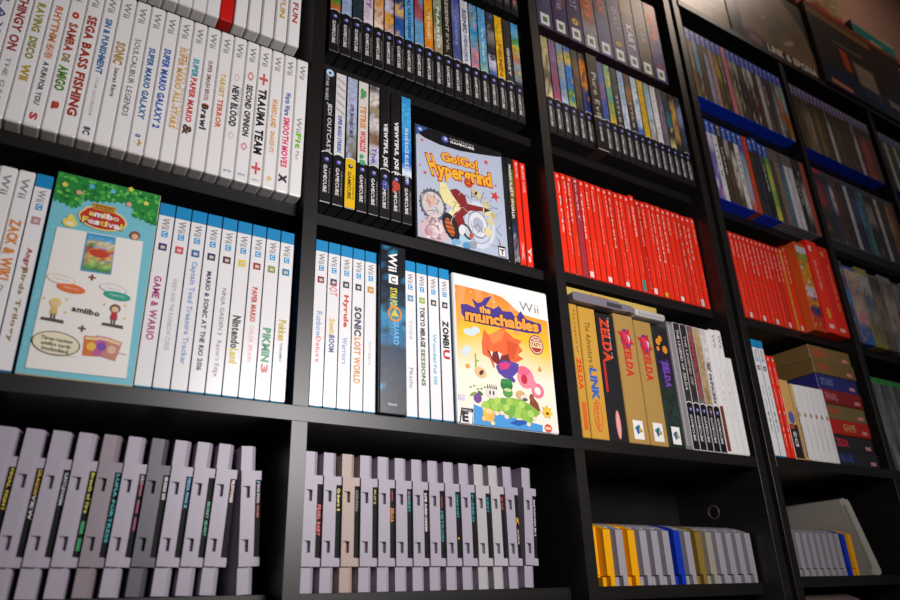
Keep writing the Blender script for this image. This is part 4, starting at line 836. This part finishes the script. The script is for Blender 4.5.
# yellow box, light gun and white strap lying on the cartons
t = place('game_box', 'flat yellow game box lying on the golden cartons under the shelf', 'game box', 600, 176, 8, 110, S_MAIN+181.8, None)
b = MB(); b.rbox(-88, 88, -55, 55, 13.4, 27.2, mat('c4a850', .35), 1, 1); b.build('carton', t)
b = MB(); b.rect(-86, 86, 14.5, 26, -55.15, ink('c8ae58')); b.text('Nintendo', (-70, 18), (22, 0), (0, 3.5), -55.3, ink('6a5a30'), .03); b.text('ZAPPER', (-44, 16.5), (36, 0), (0, 7), -55.3, ink('d8682c'), .06); b.build('printed_side', t)
t.location.z -= 0
bb = thing('light_gun', 'grey toy light gun lying on the golden cartons beneath the yellow box', 'toy gun', 655, -8, S_MAIN+181.6, None)
G1, G2_ = mat('77717b', .45), mat('3c393e', .5)
b = MB(); b.xz([(-54, .2), (28, .2), (34, 1), (56, 1), (56, 9), (50, 11), (30, 11), (26, 13), (-54, 13), (-57, 10), (-57, 3)], 0, 14, G1); b.build('gun_body', bb)
b = MB(); b.xz([(4, 2.5), (31, 2.5), (31, 8.5), (4, 8.5)], -.8, .4, G2_); b.build('grip_plate', bb)
b = MB(); b.xz([(34, 10.5), (36, 13), (50, 13), (52, 10.5)], 3, 9, G1); b.build('gun_sight', bb)
b = MB(); b.xz([(44, 1.4), (47, 1.4), (47, .1), (44, .1)], -1, 9, G2_); b.build('trigger', bb)
bb = thing('plastic_remote_cover', 'whitish rounded plastic piece lying on cartons right of the light gun', 'plastic cover', 744, -2, S_MAIN+181.6, None)
b = MB(); b.rbox(-30, 30, -6, 14, .2, 11, mat('c8c6c6', .4), 4, 3); b.build('cover_body', bb)
b = MB(); b.rbox(-26, 26, -7.2, -5.8, 3, 8, mat('b4b2b2', .4), .5, 1); b.build('front_strip', bb)

# cartridges with arched backs on the bottom shelf
N64P = [(13, 0), (112, 0), (112, 60), (100, 67), (80, 72), (58, 73.5), (36, 72), (20, 68.5), (13, 66)]
def arched_cart(X, Z, w, m, label, group, yf=32., m2=None):
    t = thing('game_cartridge', label, 'game cartridge', X+w/2, yf, Z, group)
    b = MB(-0, 0, 0); b.yz(N64P, -w/2, w/2, m)
    b.yz([(0, 11), (13.2, 11), (13.2, 66), (0, 61.5)], -w*.1, w*.48, m); b.box(.12*w, w*.48, 0, 13.2, 0, 11, m); b.box(-w*.48, -w*.2, 1, 13.2, 0, 9.5, m)
    b.build('cartridge_shell', t)
    b = MB(); b.yz([(11.6, 12), (13.2, 12), (13.2, 65), (11.6, 64)], -w*.46, -w*.14, m2 or m); b.build('side_ridge', t)
    return t
NC = {'yellow': mat('f7ad08', .35), 'grey': mat('a39fa6', .4), 'blue': mat('1238b0', .3), 'gold': mat('8f7434', .35), 'beige': mat('a29c8e', .4)}
seqc = ['yellow', 'grey', 'yellow', 'grey', 'grey', 'grey', 'blue', 'grey', 'gold', 'beige', 'grey', 'grey', 'grey', 'grey']
lk = ['yellow arched game cartridge at the left end of bottom shelf', 'grey arched cartridge between two yellow ones', 'yellow arched game cartridge, second of its colour, third column bottom', 'grey arched cartridge just right of the second yellow one',
      'grey arched cartridge in the middle of three between yellow and blue', 'grey arched cartridge touching left side of the blue one', 'blue arched game cartridge among grey ones, third column bottom', 'grey arched cartridge between blue and gold ones',
      'gold arched game cartridge among grey ones, third column bottom', 'beige-grey arched cartridge right of the gold one', 'first of four grey arched cartridges after the beige one', 'second of four grey arched cartridges after the beige one', 'third of four grey arched cartridges after the beige one', 'grey arched cartridge at the right end, third column bottom']
for k, c in enumerate(seqc):
    arched_cart(633+20.75*k, S_BOT, 20.3, NC[c], lk[k], 'arched cartridges at the bottom of the third column').scale = (1, 1, 1.06)
for k in range(14):
    arched_cart(640+20.4*k, LOW, 20, NC['grey' if k % 5 else 'beige'], 'pale cartridge cut off by bottom photo edge, lowest shelf of third column', 'cartridges on the lowest shelf of the third column').scale = (1, 1, 1.685)

# ------------------------------------------------------------------ far bookcase, first column
g = 'blue disc cases on the top row of the far bookcase'
random.seed(5)
PA = [(['8a6a3c', '7a5a34', '84643a'], 'ochre insert'), (['7a5a3c', '6a5038', '6aa0a8', '78a8b0'], 'pale teal over brown'), (['6a5238', '5a4630'], 'umber insert'), (['9a94a8', 'a8a0b4', '9a98b0', '7a6858'], 'silvery lilac insert'),
      (['b08a80', 'c0988c', 'b89888'], 'dusty pink insert'), (['5a4a34', '6a5838', 'c0a030', '6a5a38'], 'yellow patch on brown'), (['4a4034', '5a4c38', '8a7a48'], 'dark olive insert'),
      (['d07880', 'd07c84'], 'solid salmon pink spine'), (['8a7a68', 'a89878', '6a5a48', 'b8a488'], 'sandy lettered insert'), (['585048', '4a4440', 'a8a090'], 'ashen insert'), (['4a4238', '3c382f', '5a5040'], 'soot black insert'),
      (['3c3830', '504838', 'c8c0b8'], 'white flash near the top'), (['5a4030', '6a4a34', 'c8c4c0'], 'brown with white lettering'), (['5c4434', '503c30'], 'chestnut insert'), (['b8b0a8', 'c4bcb4', 'c8c0bc'], 'pale grey insert'),
      (['6a5844', '5a4c3c'], 'walnut insert'), (['5a5060', '4a4454'], 'plum-grey insert'), (['a8a49c', '989488', '6a6450'], 'stone grey insert'), (['5a5048', 'c86838', '98a8a8'], 'orange foot'), (['a08040', 'b06838', '88a8a8', '98b0b0'], 'aqua top and mustard foot')]
for k, (cols, look) in enumerate(PA):
    o = tall_disc_case(976+15.1*k, BS4, cols if k != 7 else ['d07880'], [('GAME', 'd8d4d0', .3, .6, .3)] if k % 3 == 0 and k != 7 else [], 'blue-capped game case with %s, top row of far bookcase' % look, g, 15, 170, top='d07880' if k == 7 else '4054c0', capf=.17)
g = 'blue disc cases on the second row of the far bookcase'
PB = [(['8a5aa0', '7a68b0', 'c8c0d8'], 'violet insert', None), (['d8d4d8', 'dcd8dc'], 'white insert and blue cap', None), (['4a3c30', '504234', '483a2e'], 'brown-black spine without cap', '4a3c30'), (['4c4034', '5a4a3a', 'a8a098'], 'grey lettered brown insert', None), (['5a4a38', 'c8c4b8', '4a3e30'], 'pale lettered brown insert', None),
      (['d8d4d0', 'dcd8d4'], 'cream insert', None), (['c06858', 'a8a8c0', '88a8b8', '6a5ab0'], 'pastel insert', None), (['c0482c', 'c84c2c'], 'solid brick red spine', 'c84c2c'), (['3c3430', '443a34'], 'charcoal insert, right of the brick red one', None), (['2c3038', '343840', '3a3c40'], 'blue-black insert standing taller', None),
      (['24282c', '2c3030', '505850'], 'green-black lettered insert', None), (['d0c848', '88b048', 'b0c050', '6a9a48'], 'lime green insert', None), (['4a4038', '544838'], 'dusky brown insert', '6a6058'), (['7a6a58', '8a7a60'], 'sepia insert', '6a6058'), (['4a6a80', '587888', '4a6878'], 'steel blue insert', '58504c'),
      (['d0ccd4', 'd8d4d8', 'ccc8d0'], 'broad whitish insert', '6a6460'), (['c8c4cc', 'd0ccd0'], 'second whitish insert', '6a6460'), (['302826', '342c2a', '2c2826'], 'black insert with small lettering', '383030'), (['302c2c', 'b0a8a4', '342e2c'], 'black insert with white block', '342c2c'), (['b04838', 'b84c3c', 'a84434'], 'dull red insert at the end', 'a84838')]
for k, (cols, look, tp) in enumerate(PB):
    clr = k >= 12
    tall_disc_case(976+15.1*k, BS3, cols, [('GAME', 'd8d4d0', .3, .65, .3)] if k in (2, 4, 10, 17) else [('TITLE', '5a5458', .25, .7, .3)] if k in (1, 5) else [], 'game case with %s, second row of far bookcase' % look, g, 15, 171+(6 if k == 9 else 0), top=tp or '2a52b0', sh=CLEAR if clr else (mat('8a3c28', .3) if k == 7 else None), jit=.3)
g = 'red cases on the third row of the far bookcase'
for k in range(14):
    ti = {12: 'ec8a2c', 10: 'e83020'}.get(k, 'ff3822')
    t = [(WORDS[(k*5+2) % 26], 'ffc8bc', .1, random.choice([.3, .45]), .28, .03), ]+([(WORDS[(k*3) % 26], 'ffa898', .55, .94, .13, 0, .25)] if k % 3 == 0 else [])
    red_case(1013+11.9*k, BS2, 'slim red game case, %s from left in far bookcase red row' % ORD[k+1], g, t, 11.8, 166 if k < 13 else 174, 25, 105, ti, ('f4d8d0', 9) if k % 3 == 1 else None)
t = carton('game_box', 'thick orange and yellow game box among red cases in far bookcase', 'game box', 1181, 1214, 6, 105, BS2, 178, mat('d85a24', .3), g)
b = MB(); b.art(-15.6, 15.6, 2, 170, ['d83a28', 'c84028', '3a3a68', 'd87830', 'd8d0d0', 'e09030', 'd89020', 'd08820', '88a040', '5a8a48'], -52.7, .3, 5, 3); b.rect(-15.6, 15.6, 156, 170, -52.75, ink('c8ccd4')); b.build('printed_side', t)
t = carton('game_box', 'thick bright red game box at the end of far bookcase red row', 'game box', 1216, 1249, 3, 105, BS2, 190, mat('ee2c1e', .25), g)
b = MB(); b.rect(-15.6, 15.6, 2, 188, -52.65, mat('ff3822', .22)); b.rect(-11, -4, 166, 178, -52.8, ink('ffd8d0')); b.text('GAME', (-5, 150), (0, -64), (6, 0), -52.8, ink('f8a8a0'), .04); b.disc(0, 40, 5, 11, -52.8, ink('e8b030')); b.rect(-9, 6, 10, 18, -52.8, ink('f8d0c8')); b.build('printed_side', t)
t = carton('game_box', 'second bright red game box, last against the divider of far bookcase', 'game box', 1250, 1286, 4, 105, BS2, 186, mat('ea2a1c', .25), g)
b = MB(); b.rect(-17.4, 17.4, 2, 182, -52.65, mat('ee2c1e', .22)); b.rect(-8, 0, 164, 174, -52.8, ink('f0a048')); b.text('WORLD', (4, 150), (0, -100), (5, 0), -52.8, ink('f0a050'), .03); b.rect(-10, 6, 8, 15, -52.8, ink('f8b8b0')); b.build('printed_side', t)
# main shelf
g = 'mixed cases on the main shelf of the far bookcase'
for k in range(2):
    blue_top_case(975.5+15*k, BM, [('GAME', '9ab8b8', .4, .8, .3)], ['blue-topped white game case at left end of far bookcase main shelf', 'blue-topped white game case left of two slim red ones'][k], g, 14.8, 188, badge='6a5a58')
for k in range(2):
    red_case(1006+11.6*k, BM, ['slim red game case, left of a pair between white and small cases', 'slim red game case, right of a pair between white and small cases'][k], g, [('GAME', 'ffd0c4', .1, .9, .2)], 11.4, 165)
t = place('game_box', 'small game box with orange upper and black lower spine', 'game box', 1030, 22, 2, 100, BM, g)
b = MB(); b.rbox(-11, 11, -50, 50, 0, 128, mat('d8a860', .3), .6, 1); b.build('carton', t)
b = MB(); b.rect(-10.2, 10.2, 2, 55, -50.15, ink('2a282c')); b.rect(-10.2, 10.2, 55, 126, -50.15, ink('dcae68')); b.disc(0, 66, 7, 10, -50.3, ink('5868b0')); b.text('DS', (-5, 20), (0, 24), (8, 0), -50.3, ink('e0dcdc'), .04); b.rect(-8, 2, 48, 54, -50.3, ink('d04838')); b.build('printed_side', t)
for k in range(6):
    X = 1056+14.9*k; lab = 'small white game case, %s of six in front of stacked cartons' % ORD[k+1]
    t = place('game_case', lab, 'game case', X, 14.5, 1, 100, BM, g)
    put('case_shell', shell(14.5, 100, 124, mat('f0eeec', .28) if k else mat('d8b878', .3), 1.6), t)
    b = MB(); b.rect(-6 if k else -2.5, 6, 2, 122, -50.12, PAPER)
    if k == 0: b.rect(-6, -2.6, 4, 84, -50.12, ink('8a6a48'))
    b.rect(-1.5, 2.5, 70, 77, -50.24, ink(['d8a848', '8a7a30', '6a7a40', 'b04838', '5a7a48', 'c03838'][k])); b.down('GAME', 0, 20, 58, 3, -50.24, ink('c8c4c8')); b.build('spine_insert', t)
SK = [('2a2a30', [('BLUE', '304a90')], 'black carton at the bottom of the stack'), ('2e2c30', [('ZELDA', 'c83040')], 'black carton with red lettering, second from stack bottom'), ('b82820', [('GAME', 'c8905a')], 'vivid red carton, third from stack bottom'), ('7a6a40', [('QUEST', 'b8482c')], 'olive gold carton, fourth from stack bottom'),
      ('8a2428', [('FINAL', 'c07070')], 'dark red carton, fifth from stack bottom'), ('2e3078', [('STARS', '6a78a0')], 'indigo blue carton in the stack'), ('7c6238', [('WORLD', 'b84c30')], 'brown gold carton, second from stack top'), ('84683e', [('ZELDA', 'c84a30')], 'tan brown carton on top of the stack')]
for k, (c, tx, look) in enumerate(SK):
    hh = 26.2; w = 122-(k % 3)
    t = carton('game_box', look+' in far bookcase', 'game box', 1152-(3 if k > 5 else 0), 1152+w, 8+(k % 2)*1.5, 146, BM+hh*k, hh-.2, mat(c, .35), 'stacked cartons in the far bookcase')
    b = MB(); y = -73.15; b.rect(-w/2+2, w/2-2, 1.5, hh-1.7, y+.05, mat(c, .35)); b.text(tx[0][0], (-w/2+(10 if k != 2 else 40), 7), (36, 0), (0, 13), y, ink(tx[0][1]), .05); b.rect(w/2-26, w/2-10, 5, 11, y, ink('d8908a')); b.build('printed_end', t)
# cartridges below
g = 'grey cartridges at the bottom of the far bookcase'
for k in range(10):
    c = 'grey' if k < 8 else 'blue' if k == 8 else 'yellow'
    lab = {8: 'blue arched game cartridge, bottom of far bookcase', 9: 'yellow arched game cartridge, bottom of far bookcase'}.get(k, 'grey arched cartridge, %s from left at bottom of far bookcase' % ORD[k+1])
    arched_cart(1006+17*k, 22, 16.8, NC[c], lab, g)
t = thing('cartridge_case', 'large pale grey plastic cartridge leaning against the row of small ones', 'cartridge', 1210, 92, 22, None)
b = MB(1210, 92, 22); m = mat('aba79c', .45)
b.xz([(1172, 138), (1186, 141), (1189, 137), (1229, 24), (1228, 22.2), (1217, 22.2)], 34, 148, m); b.build('cartridge_shell', t)
b = MB(1210, 92, 22); b.xz([(1189.5, 139), (1202, 140), (1207, 136), (1249, 31), (1249, 25), (1244, 22.2), (1230, 22.2)], 38, 148, mat('b4b0a6', .45)); b.build('shell_half', t)
b = MB(1210, 92, 22); b.xz([(1178, 128), (1184, 130), (1219, 32), (1213, 32)], 33, 35, mat('7f7b72', .5)); b.build('end_groove', t)
for k in range(9):
    arched_cart(1000+20.4*k, LOW, 20, mat('7a6a64', .5), 'brownish cartridge cut off by bottom photo edge, far bookcase', 'cartridges on the lowest shelf of the far bookcase').scale = (1, 1, 1.68)

# ------------------------------------------------------------------ far bookcase, second and third columns
g = 'disc cases on the top row of the far second column'
QA = ['5a4a38', '6a5a40', '8a7a58', '9a8a78', '6a5a4a', '8a7448', '6a5c3c', '54483a', 'c0bab4', '5a4c3c', '6a5440', '5c4a3a', '58483c', '5a5048', '4c4238', 'c0b8b0', '6a4438', 'a04c3c', 'a85040', '7a3c34', '5a4440']
LQ = ['umber', 'tawny', 'khaki', 'pinkish grey', 'mocha', 'old gold', 'moss brown', 'peat brown', 'whitish', 'cocoa', 'russet', 'nut brown', 'taupe', 'drab', 'coffee', 'chalky white', 'maroon brown', 'brick', 'rust red', 'oxblood', 'dark mahogany']
for k, c in enumerate(QA):
    tall_disc_case(1309.5+14.6*k, BS4, [c, c, '4a4238'], [], 'purple-capped game case with %s insert, far second column top row' % LQ[k], g, 14.5, 170, top='6a5a84' if k != 14 else '6a5444', jit=.25)
g = 'clear disc cases on the second row of the far second column'
QB = [('3a3430', 'a83848'), ('343034', '8a3040'), ('30303a', '505878'), ('3a3c50', 'c0c0c8'), ('5a3428', '703c2c'), ('302c2a', '5a4030'), ('2c2c2c', '403a38'), ('b8b4b0', 'c8c4c0'), ('2c3458', '3a4880'), ('2c2c30', '48505c'), ('405878', '4a88b0'), ('38887a', '4a6068'), ('2c2c2a', '98948c'), ('302c2a', '8a8680'), ('2a2828', '5a3430'), ('b4b0ac', 'c0bcb8'), ('2c2a2a', '4a3a34'), ('302c2a', '443c38'), ('8a5a30', 'b08848'), ('7a4a2c', '90603a'), ('502c24', '5c342c')]
LB = ['rose topped', 'crimson topped', 'slate', 'white lettered', 'rusty', 'bistre', 'jet black', 'bright white', 'royal blue', 'gunmetal', 'azure', 'emerald footed', 'silver lettered', 'grey lettered', 'wine tinged', 'bone white', 'dim brown', 'smoke brown', 'bronze', 'copper', 'burnt red']
for k, (c, c2) in enumerate(QB):
    tall_disc_case(1309.5+14.6*k, BS3+5, [c, c, c2, c], [], 'clear game case with %s insert, far second column second row' % LB[k], g, 14.5, 168, top=c2 if k in (0, 1, 8, 14) else '4a4644', sh=CLEAR, jit=.35, capf=.08)
g = 'larger boxes on the third row of the far second column'
for k, (w, cols, look) in enumerate(((26, ['4a4a50', '5a5a64', '4a5a78', '3a88c0', '8a4a68', '8a8684'], 'grey and blue'), (44, ['3a68a8', '5a6a98', 'c08890', 'b8a890', 'a88888', 'b89888', 'c0a890'], 'cream and rose'), (40, ['9a9040', '7a7058', '8a8478', '5a6888', 'a8a4a8', 'b0acac'], 'silver and olive'), (40, ['6a6058', '8a7868', '504a48'], 'dark grey'), (44, ['88807a', 'a89c90', '706860'], 'stone coloured'), (44, ['5a5a60', '807a78'], 'dull slate'), (40, ['a09488', '887c70'], 'buff'))):
    X = 1309+sum((26, 44, 40, 40, 44, 44, 40)[:k])+1.5*k
    t = carton('game_box', '%s game box on third row of far second column' % look, 'game box', X, X+w, 8, 120, BS2, 172-(k % 2)*7, mat(cols[0], .3), g)
    b = MB(); b.art(-w/2+1, w/2-1, 2, 158, cols, -60.15, .4, 6, 3); b.build('printed_side', t)
g = 'green-topped cases on the main shelf of the far second column'
for k in range(12):
    tall_disc_case(1309.5+14*k, BM, [['585c60', '787c80', '50585c'], ['8a8c90', '6a6c74', '707478'], ['4a5058', '60666c', '444a50']][k % 3], [], 'green-topped grey game case, %s from left in far second column' % ORD[k+1], g, 13.9, 170, 2, top='2f8a38', sh=GREEN_SHELL if k % 2 == 0 else mat('8c9094', .2), jit=.2, capf=.07)
g = 'disc cases in the far third column'
for k in range(9):
    tall_disc_case(1659.5+14*k, BS4, [['c0bcb4', 'b0aca4'], ['4a4a34', '5a5a3c'], ['3c3a34', '4a463c']][(k+2) % 3], [], 'game case, %s from left in far third column top row' % ORD[k+1], g, 13.9, 169, top='4a4a78', jit=.2)

# ------------------------------------------------------------------ boxes on top of the far bookcase
g = 'boxes on top of the far bookcase'
def topbox(x0, x1, yf, d, h, m, label, z=TOP1): return carton('display_box', label, 'box', x0, x1, yf, d, z, h, m, g)
t = topbox(960, 1143, 1, 120, 150, mat('5a4a2a', .4), 'mottled yellow and brown box at left end of bookcase top')
b = MB(); b.art(-90, 90, 2, 148, ['8a7430', '6a5a2c', '4a4438', '9a6a28', '3a3c48', '5a4a30'], -60.15, .5, 12, 4); b.build('printed_front', t)
t = topbox(1147, 1192, 1, 130, 170, mat('16181c', .3), 'narrow blue-black box right of mottled yellow box on bookcase top')
b = MB(); b.art(-21, 21, 2, 168, ['14161a', '161c28', '1a2438', '14161c'], -65.15, .3, 4, 3); b.rect(14, 20, 30, 150, -65.3, ink('2c3c44')); b.build('printed_front', t)
t = topbox(1196, 1470, 4, 130, 230, mat('5c4730', .4), 'large brown figure box with pale capital lettering on bookcase top')
b = MB(1333, 69, TOP1)
b.rect(1198, 1468, 1101, 1327, 3.85, noisy('brown_figure_print', '5a4630', '846a48', 14, .35))
b.rect(1198, 1468, 1101, 1131, 3.7, ink('4a3222')); b.text('LINK & EPONA', (1274, 1105), (186, 0), (0, 24), 3.3, ink('e8dcc8'), .045)
b.poly([(1204, 1106), (1266, 1104), (1262, 1136), (1208, 1146)], 3.5, ink('5c4448')); b.poly([(1212, 1114), (1258, 1112), (1255, 1128), (1216, 1134)], 3.4, ink('8a6a6c'))
b.poly([(1380, 1327), (1468, 1327), (1468, 1180), (1448, 1250), (1420, 1290)], 3.6, ink('3a3228')); b.disc(1370, 1170, 24, 7, 3.6, ink('b09a78'), 20, .5); b.disc(1290, 1212, 7, 4, 3.6, ink('c0b090'), 12)
b.build('printed_front', t)
t = topbox(1476, 1905, -6, 130, 247, mat('2c2620', .4), 'big dark console box with orange stripe and grey tablet picture')
b = MB(1690.5, 59, TOP1); y = -6.15
b.poly([(1478, 1101), (1903, 1101), (1903, 1344), (1478, 1344)], y, ink('302822')); b.poly([(1480, 1320), (1760, 1316), (1760, 1338), (1480, 1342)], y-.1, ink('74562c'))
b.poly([(1478, 1101), (1903, 1101), (1903, 1190), (1760, 1180), (1600, 1170), (1478, 1160)], y-.1, ink('1e2840'))
b.poly([(1583, 1248), (1616, 1246), (1618, 1180), (1590, 1184)], y-.2, ink('b04020')); b.rect(1560, 1700, 1258, 1268, y-.2, ink('5c5048'))
b.poly([(1632, 1232), (1730, 1230), (1732, 1138), (1640, 1140)], y-.2, ink('60544c')); b.poly([(1640, 1224), (1724, 1222), (1726, 1150), (1646, 1152)], y-.3, ink('8a7868'))
b.poly([(1640, 1158), (1726, 1156), (1726, 1120), (1646, 1124)], y-.35, ink('2c3858')); b.ring(1752, 1190, 40, 44, y-.3, ink('54484a'), 30, .5)
b.xz([(1503, 1122), (1500, 1114), (1504, 1108), (1580, 1106), (1590, 1110), (1588, 1118)], y-.4, y-.15, ink('c87a60'))
b.poly([(1770, 1140), (1850, 1136), (1850, 1158), (1770, 1162)], y-.2, ink('807468')); b.build('printed_front', t)
t = carton('display_box', 'flat red-edged box lying on the big dark console box', 'box', 1490, 1940, -2, 125, TOP1+247.2, 22, mat('7a2a1c', .4), g)
b = MB(); b.art(-222, 222, 2, 20, ['6a2418', '8a3420', '5a3020'], -62.65, .3, 20, 1); b.build('printed_edge', t)
t = carton('display_box', 'upright red, cream and green box above the console box', 'box', 1500, 1730, 20, 100, TOP1+269.6, 240, mat('7a5040', .4), g)
b = MB(); b.art(-113, 113, 2, 238, ['8a4a30', 'a83828', 'a88a68', 'b09878', '5a7a40', 'a8a080', '98885c'], -50.15, .6, 12, 3); b.build('printed_front', t)
t = carton('display_box', 'teal and white box lying above the console box, furthest along', 'box', 1750, 1960, 10, 110, TOP1+269.6, 72, mat('2a6a68', .4), g)
b = MB(); b.rect(-103, 103, 2, 70, -55.15, ink('1f706c')); b.poly([(-60, 10), (10, 8), (30, 30), (-20, 34)], -55.3, ink('a89c88')); b.rect(-103, 103, 58, 70, -55.25, ink('9a8878')); b.build('printed_front', t)

# ------------------------------------------------------------------ room
wallm = noisy('mauve_brown_plaster', '8a6a5c', '947264', 4, .8, .2)
m = MB(); m.box(-1500, 3600, 172, 232, -OFF, 2300, wallm); structure('wall_back', m)
m = MB(); m.box(-1500, 3600, -3200, 172, 2300-0, 2340, mat('b8a498', .9)); o = structure('ceiling', m)
m = MB(); m.box(-1500, 3600, -3200, 172, -OFF-40, -OFF, noisy('brown_floor', '4a3a2e', '5c4a3a', 5, .5, .4, (1, 8, 1))); structure('floor', m)

# ------------------------------------------------------------------ light and camera
def area(name, loc, target, size, power, col, spread=180):
    L = bpy.data.lights.new(name, 'AREA'); L.shape = 'RECTANGLE'; L.size, L.size_y = size; L.energy = power; L.color = col; L.spread = math.radians(spread)
    o = bpy.data.objects.new(name, L); COL.objects.link(o)
    p = Vector((loc[0]/1000, loc[1]/1000, (loc[2]+OFF)/1000)); q = Vector((target[0]/1000, target[1]/1000, (target[2]+OFF)/1000))
    o.location = p; o.rotation_euler = (q-p).to_track_quat('-Z', 'Y').to_euler()
    return o
area('room_lamp', (460, -800, 340), (470, 0, 320), (.25, .25), 2.75, (1, .955, .96), 125)
area('window_light', (640, -1000, 390), (440, 0, 290), (.4, .4), 2.5, (1, .955, .96), 150)
area('warm_bounce_fill', (1900, -420, 2270), (1500, 0, 1000), (.4, .4), 9, (1, .80, .66))  # added warm fill, stands in for bounce off the ceiling; no fitting hangs there
w = bpy.data.worlds.new('room_ambience'); SC.world = w; w.use_nodes = True
w.node_tree.nodes['Background'].inputs['Color'].default_value = (.55, .5, .52, 1); w.node_tree.nodes['Background'].inputs['Strength'].default_value = .075

yaw, pit, rol = (math.radians(a) for a in (32.37, 23.37, -2.13))
F = Vector((math.sin(yaw)*math.cos(pit), math.cos(yaw)*math.cos(pit), math.sin(pit)))
R = Vector((math.cos(yaw), -math.sin(yaw), 0)); U = R.cross(F)
Rr = R*math.cos(rol)+U*math.sin(rol); Ur = U*math.cos(rol)-R*math.sin(rol)
cam = bpy.data.cameras.new('camera'); co = bpy.data.objects.new('camera', cam); COL.objects.link(co)
M = Matrix((Rr, Ur, -F)).transposed().to_4x4(); M.translation = Vector((0, -.6477, OFF/1000)); co.matrix_world = M
cam.sensor_width = 36; cam.lens = 707.5*36/900; cam.clip_start = .01
cam.dof.use_dof = True; cam.dof.focus_distance = .86; cam.dof.aperture_fstop = 5.6
SC.camera = co
SC.view_settings.view_transform = 'Standard'; SC.view_settings.look = 'None'; SC.view_settings.gamma = 1
SC.view_settings.use_curve_mapping = False; SC.view_settings.exposure = 0.0
